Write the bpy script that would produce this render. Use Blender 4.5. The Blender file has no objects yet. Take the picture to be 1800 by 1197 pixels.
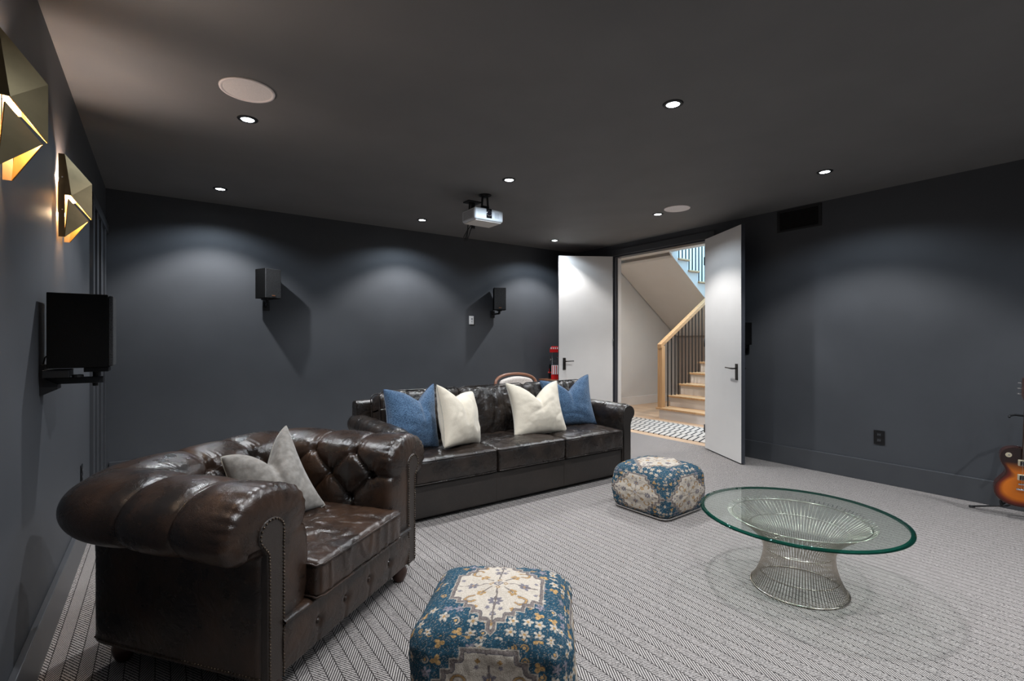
import bpy, bmesh, math, random
import numpy as np
from mathutils import Vector, Matrix, noise

# ------------------------------------------------------------------ camera, light level
scene = bpy.context.scene
C = bpy.context.collection
PI = math.pi
TH = math.atan(617 / 866.5)
cam_d = bpy.data.cameras.new('camera')
cam_d.sensor_width = 36.0
cam_d.lens = 866.5 / 1800 * 36
cam_d.clip_start = 0.02
cam = bpy.data.objects.new('camera', cam_d)
C.objects.link(cam)
cam.location = (0, 0, 1.328)
cam.rotation_euler = (PI / 2, 0, -TH)
scene.camera = cam

scene.view_settings.view_transform = 'Standard'
scene.view_settings.look = 'None'
scene.view_settings.gamma = 1
scene.view_settings.use_curve_mapping = False
scene.view_settings.exposure = 0.0

w = bpy.data.worlds.new('world')
scene.world = w
w.use_nodes = True
w.node_tree.nodes['Background'].inputs[0].default_value = (0.62, 0.8, 1.0, 1)
w.node_tree.nodes['Background'].inputs[1].default_value = 1.6

H = 2.74           # ceiling
XL, XR, YB, YF = -0.417, 5.47, 5.91, -2.1
SPOT_E = 92        # main beam of each downlight
WIDE_E = 25        # soft spill of each downlight
HALL_E = 37
DAY_E = 340
SCONCE_E = 11.0


def area_light(name, loc, size, energy, color, rot=(0, 0, 0), sy=None):
    l = bpy.data.lights.new(name, 'AREA')
    l.energy = energy
    l.color = color
    l.size = size
    if sy:
        l.shape = 'RECTANGLE'
        l.size_y = sy
    o = bpy.data.objects.new(name, l)
    o.location = loc
    o.rotation_euler = rot
    C.objects.link(o)
    return o


# daylight falling down the stairwell from the skylight of the floor above
area_light('skylight_daylight', (8.9, 5.4, 5.25), 2.6, DAY_E, (0.32, 0.66, 1.0), sy=2.2)


# ------------------------------------------------------------------ materials
def node_mat(name):
    m = bpy.data.materials.new(name)
    m.use_nodes = True
    nt = m.node_tree
    return m, nt, nt.nodes['Principled BSDF']


def N(nt, t, **kw):
    n = nt.nodes.new(t)
    for k, v in kw.items():
        setattr(n, k, v)
    return n


def math_node(nt, op, a, b=None, c=None):
    n = nt.nodes.new('ShaderNodeMath')
    n.operation = op
    for i, v in enumerate((a, b, c)):
        if v is None:
            continue
        if isinstance(v, (int, float)):
            n.inputs[i].default_value = v
        else:
            nt.links.new(v, n.inputs[i])
    return n.outputs[0]


def simple(name, col, rough=0.5, metal=0.0, noise_amt=0.0, scale=20, bump=0.0, bscale=200, spec=0.5, emit=None, es=0, coat=0, coords='Object', stretch=None):
    m, nt, p = node_mat(name)
    p.inputs['Base Color'].default_value = (*col, 1)
    p.inputs['Roughness'].default_value = rough
    p.inputs['Metallic'].default_value = metal
    p.inputs['Specular IOR Level'].default_value = spec
    p.inputs['Coat Weight'].default_value = coat
    tc = N(nt, 'ShaderNodeTexCoord')
    src = tc.outputs[coords]
    if stretch:
        mp = N(nt, 'ShaderNodeMapping')
        mp.inputs['Scale'].default_value = stretch
        nt.links.new(src, mp.inputs[0])
        src = mp.outputs[0]
    if noise_amt:
        nz = N(nt, 'ShaderNodeTexNoise')
        nz.inputs['Scale'].default_value = scale
        nz.inputs['Detail'].default_value = 5
        nt.links.new(src, nz.inputs['Vector'])
        r = N(nt, 'ShaderNodeValToRGB')
        r.color_ramp.elements[0].position = 0.3
        r.color_ramp.elements[1].position = 0.7
        r.color_ramp.elements[0].color = (*[c * (1 - noise_amt) for c in col], 1)
        r.color_ramp.elements[1].color = (*[min(1, c * (1 + noise_amt)) for c in col], 1)
        nt.links.new(nz.outputs['Fac'], r.inputs[0])
        nt.links.new(r.outputs[0], p.inputs['Base Color'])
    if bump:
        nb = N(nt, 'ShaderNodeTexNoise')
        nb.inputs['Scale'].default_value = bscale
        nb.inputs['Detail'].default_value = 3
        nt.links.new(src, nb.inputs['Vector'])
        b = N(nt, 'ShaderNodeBump')
        b.inputs['Strength'].default_value = bump
        b.inputs['Distance'].default_value = 0.01
        nt.links.new(nb.outputs['Fac'], b.inputs['Height'])
        nt.links.new(b.outputs[0], p.inputs['Normal'])
    if emit:
        p.inputs['Emission Color'].default_value = (*emit, 1)
        p.inputs['Emission Strength'].default_value = es
    return m


def leather_mat(name, col, col2, rough=0.33, wr=1.0):
    m, nt, p = node_mat(name)
    tc = N(nt, 'ShaderNodeTexCoord')
    v = tc.outputs['Object']
    n1 = N(nt, 'ShaderNodeTexNoise')
    n1.inputs['Scale'].default_value = 5
    n1.inputs['Detail'].default_value = 7
    n1.inputs['Roughness'].default_value = 0.62
    nt.links.new(v, n1.inputs['Vector'])
    r = N(nt, 'ShaderNodeValToRGB')
    r.color_ramp.elements[0].position = 0.38
    r.color_ramp.elements[1].position = 0.72
    r.color_ramp.elements[0].color = (*col, 1)
    r.color_ramp.elements[1].color = (*col2, 1)
    nt.links.new(n1.outputs['Fac'], r.inputs[0])
    nt.links.new(r.outputs[0], p.inputs['Base Color'])
    # grain + soft wrinkles
    n2 = N(nt, 'ShaderNodeTexVoronoi')
    n2.inputs['Scale'].default_value = 330
    n3 = N(nt, 'ShaderNodeTexNoise')
    n3.inputs['Scale'].default_value = 22
    n3.inputs['Detail'].default_value = 4
    n3.inputs['Distortion'].default_value = 0.7
    for n_ in (n2, n3):
        nt.links.new(v, n_.inputs['Vector'])
    hgt = math_node(nt, 'ADD', math_node(nt, 'MULTIPLY', n3.outputs['Fac'], wr), math_node(nt, 'MULTIPLY', n2.outputs['Distance'], 0.10))
    b = N(nt, 'ShaderNodeBump')
    b.inputs['Strength'].default_value = 0.45
    b.inputs['Distance'].default_value = 0.010
    nt.links.new(hgt, b.inputs['Height'])
    nt.links.new(b.outputs[0], p.inputs['Normal'])
    rr = math_node(nt, 'ADD', rough - 0.07, math_node(nt, 'MULTIPLY', n1.outputs['Fac'], 0.16))
    nt.links.new(rr, p.inputs['Roughness'])
    p.inputs['Specular IOR Level'].default_value = 0.55
    return m


def herringbone_mat():
    m, nt, p = node_mat('herringbone carpet')
    geo = N(nt, 'ShaderNodeNewGeometry')
    sx = N(nt, 'ShaderNodeSeparateXYZ')
    nt.links.new(geo.outputs['Position'], sx.inputs[0])
    X, Y = sx.outputs[0], sx.outputs[1]
    wob = N(nt, 'ShaderNodeTexNoise')
    wob.inputs['Scale'].default_value = 160
    wob.inputs['Detail'].default_value = 2
    nt.links.new(geo.outputs['Position'], wob.inputs['Vector'])
    wb = math_node(nt, 'MULTIPLY', math_node(nt, 'SUBTRACT', wob.outputs['Fac'], 0.5), 0.0060)
    SW = 0.0505
    u = math_node(nt, 'DIVIDE', math_node(nt, 'ADD', math_node(nt, 'ADD', X, 0.373), wb), SW)
    idx = math_node(nt, 'FLOOR', u)
    fr = math_node(nt, 'SUBTRACT', u, idx)
    par = math_node(nt, 'SUBTRACT', math_node(nt, 'MULTIPLY', math_node(nt, 'FLOORED_MODULO', idx, 2.0), 2.0), 1.0)
    slant = math_node(nt, 'MULTIPLY', math_node(nt, 'MULTIPLY', fr, SW * 1.7), par)
    ph = math_node(nt, 'DIVIDE', math_node(nt, 'ADD', math_node(nt, 'ADD', Y, wb), slant), 0.0198)
    tri = math_node(nt, 'ABSOLUTE', math_node(nt, 'SUBTRACT', math_node(nt, 'FRACT', ph), 0.5))   # 0 at line centre
    line = N(nt, 'ShaderNodeMapRange')
    line.inputs['From Min'].default_value = 0.16
    line.inputs['From Max'].default_value = 0.24
    nt.links.new(tri, line.inputs['Value'])
    edge = math_node(nt, 'MINIMUM', fr, math_node(nt, 'SUBTRACT', 1.0, fr))
    em = N(nt, 'ShaderNodeMapRange')
    em.inputs['From Min'].default_value = 0.022
    em.inputs['From Max'].default_value = 0.05
    em.inputs['To Min'].default_value = 0.05
    nt.links.new(edge, em.inputs['Value'])
    fac = math_node(nt, 'MULTIPLY', line.outputs[0], em.outputs[0])
    # yarn flecks
    fl = N(nt, 'ShaderNodeTexNoise')
    fl.inputs['Scale'].default_value = 420
    fl.inputs['Detail'].default_value = 2
    nt.links.new(geo.outputs['Position'], fl.inputs['Vector'])
    fm = N(nt, 'ShaderNodeMapRange')
    fm.inputs['From Min'].default_value = 0.3
    fm.inputs['From Max'].default_value = 0.62
    fm.inputs['To Min'].default_value = 0.45
    nt.links.new(fl.outputs['Fac'], fm.inputs['Value'])
    mix = N(nt, 'ShaderNodeMix', data_type='RGBA')
    mix.inputs['A'].default_value = (0.028, 0.024, 0.024, 1)
    mix.inputs['B'].default_value = (0.50, 0.455, 0.43, 1)
    nt.links.new(math_node(nt, 'MULTIPLY', fac, fm.outputs[0]), mix.inputs['Factor'])
    nt.links.new(mix.outputs['Result'], p.inputs['Base Color'])
    p.inputs['Roughness'].default_value = 0.95
    p.inputs['Specular IOR Level'].default_value = 0.1
    b = N(nt, 'ShaderNodeBump')
    b.inputs['Strength'].default_value = 0.5
    b.inputs['Distance'].default_value = 0.003
    nt.links.new(math_node(nt, 'ADD', fac, math_node(nt, 'MULTIPLY', fl.outputs['Fac'], 0.6)), b.inputs['Height'])
    nt.links.new(b.outputs[0], p.inputs['Normal'])
    return m


def wood_mat(name, c1, c2, rough=0.45, stretch=(1, 14, 14), scale=3.0):
    m, nt, p = node_mat(name)
    tc = N(nt, 'ShaderNodeTexCoord')
    mp = N(nt, 'ShaderNodeMapping')
    mp.inputs['Scale'].default_value = stretch
    nt.links.new(tc.outputs['Object'], mp.inputs[0])
    n = N(nt, 'ShaderNodeTexNoise')
    n.inputs['Scale'].default_value = scale
    n.inputs['Detail'].default_value = 6
    n.inputs['Distortion'].default_value = 0.4
    nt.links.new(mp.outputs[0], n.inputs['Vector'])
    r = N(nt, 'ShaderNodeValToRGB')
    r.color_ramp.elements[0].position = 0.35
    r.color_ramp.elements[1].position = 0.68
    r.color_ramp.elements[0].color = (*c1, 1)
    r.color_ramp.elements[1].color = (*c2, 1)
    nt.links.new(n.outputs['Fac'], r.inputs[0])
    nt.links.new(r.outputs[0], p.inputs['Base Color'])
    p.inputs['Roughness'].default_value = rough
    return m


def floorboards_mat():
    m, nt, p = node_mat('hall floorboards')
    geo = N(nt, 'ShaderNodeNewGeometry')
    br = N(nt, 'ShaderNodeTexBrick')
    br.inputs['Scale'].default_value = 1.0
    br.inputs['Brick Width'].default_value = 1.6
    br.inputs['Row Height'].default_value = 0.16
    br.inputs['Mortar Size'].default_value = 0.0015
    br.inputs['Color1'].default_value = (0.50, 0.34, 0.22, 1)
    br.inputs['Color2'].default_value = (0.60, 0.42, 0.28, 1)
    br.inputs['Mortar'].default_value = (0.2, 0.13, 0.08, 1)
    mp = N(nt, 'ShaderNodeMapping')
    mp.inputs['Rotation'].default_value = (0, 0, PI / 2)
    nt.links.new(geo.outputs['Position'], mp.inputs[0])
    nt.links.new(mp.outputs[0], br.inputs['Vector'])
    nt.links.new(br.outputs[0], p.inputs['Base Color'])
    p.inputs['Roughness'].default_value = 0.4
    return m


def fabric_mat(name, c1, c2, scale=180, bump=0.6, stretch=(1, 1, 1), rough=0.95, lo=0.35, hi=0.65, dist=0.004):
    m, nt, p = node_mat(name)
    tc = N(nt, 'ShaderNodeTexCoord')
    mp = N(nt, 'ShaderNodeMapping')
    mp.inputs['Scale'].default_value = stretch
    nt.links.new(tc.outputs['Object'], mp.inputs[0])
    n = N(nt, 'ShaderNodeTexNoise')
    n.inputs['Scale'].default_value = scale
    n.inputs['Detail'].default_value = 3
    nt.links.new(mp.outputs[0], n.inputs['Vector'])
    r = N(nt, 'ShaderNodeValToRGB')
    r.color_ramp.elements[0].position = lo
    r.color_ramp.elements[1].position = hi
    r.color_ramp.elements[0].color = (*c1, 1)
    r.color_ramp.elements[1].color = (*c2, 1)
    nt.links.new(n.outputs['Fac'], r.inputs[0])
    nt.links.new(r.outputs[0], p.inputs['Base Color'])
    p.inputs['Roughness'].default_value = rough
    p.inputs['Specular IOR Level'].default_value = 0.15
    p.inputs['Sheen Weight'].default_value = 0.25
    b = N(nt, 'ShaderNodeBump')
    b.inputs['Strength'].default_value = bump
    b.inputs['Distance'].default_value = dist
    nt.links.new(n.outputs['Fac'], b.inputs['Height'])
    nt.links.new(b.outputs[0], p.inputs['Normal'])
    return m


def vcol_mat(name, rough=0.95, weave=True, coat=0.0, spec=0.15):
    m, nt, p = node_mat(name)
    a = N(nt, 'ShaderNodeAttribute', attribute_name='Col')
    p.inputs['Roughness'].default_value = rough
    p.inputs['Specular IOR Level'].default_value = spec
    p.inputs['Coat Weight'].default_value = coat
    p.inputs['Coat Roughness'].default_value = 0.06
    if weave:
        tc = N(nt, 'ShaderNodeTexCoord')
        n = N(nt, 'ShaderNodeTexNoise')
        n.inputs['Scale'].default_value = 300
        n.inputs['Detail'].default_value = 2
        nt.links.new(tc.outputs['Object'], n.inputs['Vector'])
        mr = N(nt, 'ShaderNodeMapRange')
        mr.inputs['From Min'].default_value = 0.3
        mr.inputs['From Max'].default_value = 0.7
        mr.inputs['To Min'].default_value = 0.72
        mr.inputs['To Max'].default_value = 1.12
        nt.links.new(n.outputs['Fac'], mr.inputs['Value'])
        mx = N(nt, 'ShaderNodeMix', data_type='RGBA', blend_type='MULTIPLY')
        mx.inputs['Factor'].default_value = 1
        nt.links.new(a.outputs['Color'], mx.inputs['A'])
        nt.links.new(mr.outputs[0], mx.inputs['B'])
        nt.links.new(mx.outputs['Result'], p.inputs['Base Color'])
        b = N(nt, 'ShaderNodeBump')
        b.inputs['Strength'].default_value = 0.4
        b.inputs['Distance'].default_value = 0.003
        nt.links.new(n.outputs['Fac'], b.inputs['Height'])
        nt.links.new(b.outputs[0], p.inputs['Normal'])
    else:
        nt.links.new(a.outputs['Color'], p.inputs['Base Color'])
    return m


def glass_mat(name, tint, edge=False):
    # clear plate: fresnel reflection over straight transmission
    m = bpy.data.materials.new(name)
    m.use_nodes = True
    nt = m.node_tree
    nt.nodes.clear()
    out = N(nt, 'ShaderNodeOutputMaterial')
    tr = N(nt, 'ShaderNodeBsdfTransparent')
    tr.inputs[0].default_value = (*tint, 1)
    gl = N(nt, 'ShaderNodeBsdfGlossy')
    gl.inputs['Roughness'].default_value = 0.01
    lw = N(nt, 'ShaderNodeLayerWeight')
    lw.inputs['Blend'].default_value = 0.5
    fz5 = math_node(nt, 'POWER', lw.outputs['Facing'], 5.0)
    mx = N(nt, 'ShaderNodeMixShader')
    nt.links.new(math_node(nt, 'ADD', math_node(nt, 'MULTIPLY', fz5, 0.75), 0.025), mx.inputs[0])
    nt.links.new(tr.outputs[0], mx.inputs[1])
    nt.links.new(gl.outputs[0], mx.inputs[2])
    if edge:
        df = N(nt, 'ShaderNodeBsdfDiffuse')
        df.inputs[0].default_value = (0.003, 0.040, 0.028, 1)
        m2 = N(nt, 'ShaderNodeMixShader')
        m2.inputs[0].default_value = 0.4
        nt.links.new(mx.outputs[0], m2.inputs[1])
        nt.links.new(df.outputs[0], m2.inputs[2])
        nt.links.new(m2.outputs[0], out.inputs[0])
    else:
        nt.links.new(mx.outputs[0], out.inputs[0])
    return m


def rug_mat():
    m, nt, p = node_mat('striped hall rug')
    geo = N(nt, 'ShaderNodeNewGeometry')
    sx = N(nt, 'ShaderNodeSeparateXYZ')
    nt.links.new(geo.outputs['Position'], sx.inputs[0])
    X, Y = sx.outputs[0], sx.outputs[1]
    band = math_node(nt, 'FLOOR', math_node(nt, 'DIVIDE', X, 0.30))
    off = math_node(nt, 'MULTIPLY', math_node(nt, 'FLOORED_MODULO', band, 2.0), 0.5)
    ph = math_node(nt, 'ADD', math_node(nt, 'DIVIDE', math_node(nt, 'SUBTRACT', Y, math_node(nt, 'MULTIPLY', X, RUG_SLOPE)), 0.092), off)
    tri = math_node(nt, 'ABSOLUTE', math_node(nt, 'SUBTRACT', math_node(nt, 'FRACT', ph), 0.5))
    fx = math_node(nt, 'FRACT', math_node(nt, 'DIVIDE', X, 0.30))
    near = math_node(nt, 'LESS_THAN', math_node(nt, 'MINIMUM', fx, math_node(nt, 'SUBTRACT', 1.0, fx)), 0.04)
    thr = math_node(nt, 'ADD', 0.13, math_node(nt, 'MULTIPLY', near, 0.13))
    f = math_node(nt, 'LESS_THAN', tri, thr)
    mix = N(nt, 'ShaderNodeMix', data_type='RGBA')
    mix.inputs['A'].default_value = (0.50, 0.46, 0.42, 1)
    mix.inputs['B'].default_value = (0.015, 0.015, 0.018, 1)
    nt.links.new(f, mix.inputs['Factor'])
    nt.links.new(mix.outputs['Result'], p.inputs['Base Color'])
    p.inputs['Roughness'].default_value = 1
    return m


RUG_SLOPE = 0.33
M = {}
M['wall'] = simple('dark blue grey wall paint', (0.066, 0.0685, 0.0755), 0.55, noise_amt=0.05, scale=3, bump=0.06, bscale=260, spec=0.35)
M['trim'] = simple('dark satin trim paint', (0.064, 0.066, 0.072), 0.32, noise_amt=0.04, scale=5, bump=0.03, bscale=180, spec=0.45)
M['ceil'] = simple('charcoal ceiling paint', (0.165, 0.160, 0.158), 0.75, noise_amt=0.05, scale=2.5, bump=0.05, bscale=220, spec=0.25)
M['white'] = simple('white door paint', (0.69, 0.655, 0.625), 0.45, noise_amt=0.02, scale=4, bump=0.02)
M['door_edge'] = simple('dark grey door edge paint', (0.045, 0.048, 0.058), 0.4, noise_amt=0.05)
M['hall_wall'] = simple('off white hall paint', (0.62, 0.59, 0.56), 0.7, noise_amt=0.02, scale=3, bump=0.03)
M['carpet'] = herringbone_mat()
M['boards'] = floorboards_mat()
M['rug'] = rug_mat()
M['oak'] = wood_mat('oak', (0.46, 0.27, 0.13), (0.60, 0.37, 0.19))
M['oak_post'] = wood_mat('oak upright grain', (0.46, 0.27, 0.13), (0.60, 0.37, 0.19), stretch=(14, 14, 1))
M['walnut'] = wood_mat('walnut chair frame', (0.16, 0.06, 0.03), (0.30, 0.13, 0.07), 0.35)
M['bunwood'] = wood_mat('dark turned wood', (0.03, 0.012, 0.008), (0.08, 0.03, 0.018), 0.3, stretch=(3, 3, 3))
M['leather'] = leather_mat('aged brown leather', (0.013, 0.009, 0.0075), (0.052, 0.025, 0.0135), 0.27, 0.7)
M['leather_seat'] = leather_mat('creased brown seat leather', (0.016, 0.010, 0.008), (0.055, 0.028, 0.016), 0.27, 0.9)
M['leather_panel'] = leather_mat('smooth brown leather panel', (0.026, 0.019, 0.0155), (0.036, 0.026, 0.021), 0.42, 0.25)
M['leather_sofa'] = leather_mat('dark brown sofa leather', (0.012, 0.0095, 0.0085), (0.034, 0.022, 0.016), 0.27, 1.3)
M['leather_sofa_flat'] = leather_mat('smooth dark sofa leather', (0.018, 0.0145, 0.0125), (0.030, 0.023, 0.019), 0.40, 0.35)
M['nail'] = simple('antique brass nailheads', (0.085, 0.062, 0.045), 0.35, 0.9, noise_amt=0.3)
M['black'] = simple('black plastic', (0.012, 0.012, 0.013), 0.45, noise_amt=0.1)
M['speaker_box'] = simple('black vinyl speaker cabinet', (0.002, 0.002, 0.002), 0.75, noise_amt=0.15, scale=60, bump=0.1, spec=0.12)
M['grille'] = simple('black speaker grille cloth', (0.03, 0.03, 0.032), 0.9, noise_amt=0.8, scale=260, bump=0.8, bscale=400)
M['metal_black'] = simple('black powder coated metal', (0.007, 0.007, 0.008), 0.5, 0.1, noise_amt=0.1)
M['chrome'] = simple('chrome', (0.75, 0.75, 0.76), 0.12, 1.0, noise_amt=0.03)
M['nickel'] = simple('satin nickel wire', (0.60, 0.55, 0.49), 0.22, 1.0, noise_amt=0.04)
M['bronze'] = simple('dark bronze hardware', (0.035, 0.030, 0.026), 0.38, 0.6, noise_amt=0.1)
M['brass'] = simple('aged brass', (0.27, 0.205, 0.115), 0.42, 1.0, noise_amt=0.22, scale=7, bump=0.03, bscale=30)
M['brass_in'] = simple('gold leaf inside the sconce', (0.85, 0.48, 0.12), 0.4, 0.85, noise_amt=0.12, scale=30, bump=0.04, bscale=80)
M['bulb'] = simple('lit sconce bulb', (1, 0.8, 0.5), 0.5, emit=(1.0, 0.72, 0.38), es=12)
M['lamp_on'] = simple('lit downlight lens', (1, 1, 1), 0.5, emit=(0.88, 0.95, 1.0), es=26)
M['lamp_hall'] = simple('lit warm hall downlight', (1, 1, 1), 0.5, emit=(1.0, 0.93, 0.84), es=10)
M['spk_ceiling'] = simple('pale painted speaker grille', (0.86, 0.79, 0.76), 0.8, noise_amt=0.08, scale=300, bump=0.3, bscale=500)
M['spk_rim'] = simple('pale plastic speaker rim', (0.90, 0.81, 0.78), 0.6, noise_amt=0.02)
M['projector'] = simple('white plastic projector shell', (0.72, 0.74, 0.76), 0.4, noise_amt=0.02)
M['proj_bottom'] = simple('cream plastic underside', (0.68, 0.64, 0.60), 0.6, noise_amt=0.03)
M['lens'] = simple('dark lens glass', (0.01, 0.01, 0.015), 0.05, coat=1, noise_amt=0.1)
M['plate_white'] = simple('white switch plastic', (0.75, 0.74, 0.74), 0.4, noise_amt=0.02)
M['grey_mark'] = simple('grey printed mark', (0.25, 0.25, 0.27), 0.6, noise_amt=0.1)
M['blue'] = fabric_mat('blue chenille', (0.010, 0.030, 0.068), (0.10, 0.175, 0.285), 90, 0.9, stretch=(1, 1, 2.5), lo=.3, hi=.7)
M['cream'] = fabric_mat('cream cotton', (0.64, 0.565, 0.455), (0.69, 0.61, 0.50), 160, 0.2)
M['grey_linen'] = fabric_mat('light grey velvet', (0.20, 0.18, 0.16), (0.29, 0.265, 0.24), 35, 0.35)
M['seam'] = simple('seam thread', (0.4, 0.37, 0.32), 0.9, noise_amt=0.1)
M['bluedark'] = simple('navy seam cord', (0.03, 0.06, 0.13), 0.9, noise_amt=0.1)
M['kilim'] = vcol_mat('woven kilim fabric')
M['welt'] = simple('grey welting cord', (0.30, 0.27, 0.25), 0.9, noise_amt=0.3, scale=80)
M['seatfab'] = fabric_mat('cream slub upholstery', (0.5, 0.43, 0.39), (0.68, 0.62, 0.57), 90, 0.4)
M['red'] = simple('glossy red enamel', (0.55, 0.012, 0.012), 0.25, noise_amt=0.04, coat=0.5)
M['redwhite'] = None
M['whitepaint'] = simple('white enamel', (0.8, 0.76, 0.76), 0.35, noise_amt=0.02)
M['clear'] = glass_mat('clear cabinet pane', (0.93, 0.94, 0.94))
M['glass'] = glass_mat('clear table glass', (0.90, 0.945, 0.92))
M['glass_edge'] = glass_mat('green bevelled glass edge', (0.04, 0.24, 0.18), True)
M['guitar_top'] = vcol_mat('sunburst lacquer', 0.3, weave=False, coat=0.6, spec=0.3)
M['guitar_side'] = simple('dark cherry lacquer', (0.05, 0.012, 0.008), 0.2, coat=1, noise_amt=0.2)
M['ivory'] = simple('aged ivory plastic', (0.72, 0.62, 0.44), 0.4, noise_amt=0.06)
M['rosewood'] = wood_mat('rosewood', (0.03, 0.015, 0.01), (0.07, 0.035, 0.022), 0.5)
M['string'] = simple('steel string', (0.6, 0.58, 0.55), 0.3, 1.0, noise_amt=0.02)
M['vent_dark'] = simple('brown black vent slats', (0.022, 0.017, 0.015), 0.5, noise_amt=0.15)
M['vent_back'] = simple('black sheet for vent shade', (0.004, 0.004, 0.004), 0.9, noise_amt=0.1)  # flat near-black sheet stands in for the shade behind the slats
M['outlet'] = simple('glossy black outlet plastic', (0.008, 0.008, 0.009), 0.2, noise_amt=0.1)


# ------------------------------------------------------------------ mesh helpers
def obj(name, bm, m, parent=None, smooth=False, bevel=0.0, seg=2, kind=None, label=None):
    me = bpy.data.meshes.new(name)
    bmesh.ops.recalc_face_normals(bm, faces=bm.faces)
    bm.to_mesh(me)
    bm.free()
    me.materials.append(m)
    o = bpy.data.objects.new(name, me)
    C.objects.link(o)
    if parent is not None:
        o.parent = parent
    if smooth:
        for p in me.polygons:
            p.use_smooth = True
    if bevel:
        b = o.modifiers.new('bevel', 'BEVEL')
        b.width = bevel
        b.segments = seg
        b.limit_method = 'ANGLE'
        b.angle_limit = math.radians(40)
    if kind:
        o['kind'] = kind
    if label:
        o['label'] = label
    return o


def from_arrays(name, verts, faces, m, parent=None, smooth=True):
    me = bpy.data.meshes.new(name)
    me.from_pydata([tuple(v) for v in verts], [], [tuple(f) for f in faces])
    me.materials.append(m)
    me.update()
    if smooth:
        for p in me.polygons:
            p.use_smooth = True
    o = bpy.data.objects.new(name, me)
    C.objects.link(o)
    if parent is not None:
        o.parent = parent
    return o


def thing(name, label, cat, loc=(0, 0, 0), rz=0.0, group=None):
    o = bpy.data.objects.new(name, None)
    o.empty_display_size = 0.1
    C.objects.link(o)
    o.location = loc
    o.rotation_euler = (0, 0, rz)
    o['label'] = label
    o['category'] = cat
    if group:
        o['group'] = group
    return o


def tag(o, label, cat, group=None):
    o['label'] = label
    o['category'] = cat
    if group:
        o['group'] = group
    return o


def dup(root, loc=None, rz=None, label=None, group=None):
    r = root.copy()
    C.objects.link(r)
    if loc is not None:
        r.location = loc
    if rz is not None:
        r.rotation_euler = (0, 0, rz)
    if label:
        r['label'] = label
    if group:
        r['group'] = group

    def rec(src, dst):
        for ch in list(src.children):
            c = ch.copy()
            C.objects.link(c)
            c.parent = dst
            rec(ch, c)
    rec(root, r)
    return r


def bx(bm, x0, x1, y0, y1, z0, z1, mat=None):
    vs = [bm.verts.new(p) for p in ((x0, y0, z0), (x1, y0, z0), (x1, y1, z0), (x0, y1, z0), (x0, y0, z1), (x1, y0, z1), (x1, y1, z1), (x0, y1, z1))]
    for f in ((3, 2, 1, 0), (4, 5, 6, 7), (0, 1, 5, 4), (1, 2, 6, 5), (2, 3, 7, 6), (3, 0, 4, 7)):
        bm.faces.new([vs[i] for i in f])
    if mat is not None:
        bmesh.ops.transform(bm, matrix=mat, verts=vs)
    return bm


def box(*a):
    bm = bmesh.new()
    return bx(bm, *a)


def tube(bm, pts, r, n=8, caps=True, closed=False):
    pts = [Vector(p) for p in pts]
    rs = r if isinstance(r, (list, tuple)) else [r] * len(pts)
    rings = []
    up = None
    L = len(pts)
    for i, p in enumerate(pts):
        if closed:
            d = pts[(i + 1) % L] - pts[i - 1]
        else:
            d = pts[min(i + 1, L - 1)] - pts[max(i - 1, 0)]
        if d.length < 1e-9:
            d = Vector((0, 0, 1))
        d.normalize()
        if up is None:
            up = Vector((0, 0, 1)) if abs(d.z) < 0.9 else Vector((1, 0, 0))
        a = up - d * up.dot(d)
        if a.length < 1e-6:
            a = d.orthogonal()
        a.normalize()
        up = a
        b = d.cross(a)
        rings.append([bm.verts.new(p + (a * math.cos(2 * PI * k / n) + b * math.sin(2 * PI * k / n)) * rs[i]) for k in range(n)])
    m_ = L if closed else L - 1
    for i in range(m_):
        A, B = rings[i], rings[(i + 1) % L]
        for k in range(n):
            bm.faces.new((A[k], A[(k + 1) % n], B[(k + 1) % n], B[k]))
    if caps and not closed:
        bm.faces.new(rings[0][::-1])
        bm.faces.new(rings[-1])
    return bm


def lathe(bm, prof, n=32, center=(0, 0), axis='z', cap=True):
    rings = []
    for r, z in prof:
        rings.append([bm.verts.new((center[0] + r * math.cos(2 * PI * k / n), center[1] + r * math.sin(2 * PI * k / n), z)) for k in range(n)])
    for A, B in zip(rings, rings[1:]):
        for k in range(n):
            bm.faces.new((A[k], A[(k + 1) % n], B[(k + 1) % n], B[k]))
    if cap:
        bm.faces.new(rings[0][::-1])
        bm.faces.new(rings[-1])
    return bm


def prism(bm, pts2, y0, y1, plane='xz'):
    def P(a, b, c):
        return {'xz': (a, c, b), 'xy': (a, b, c), 'yz': (c, a, b)}[plane]
    A = [bm.verts.new(P(a, b, y0)) for a, b in pts2]
    B = [bm.verts.new(P(a, b, y1)) for a, b in pts2]
    bm.faces.new(A)
    bm.faces.new(B[::-1])
    n = len(A)
    for i in range(n):
        bm.faces.new((A[i], B[i], B[(i + 1) % n], A[(i + 1) % n]))
    return bm


def struct(name, bm, m, **kw):
    return obj(name, bm, m, kind='structure', **kw)


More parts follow.
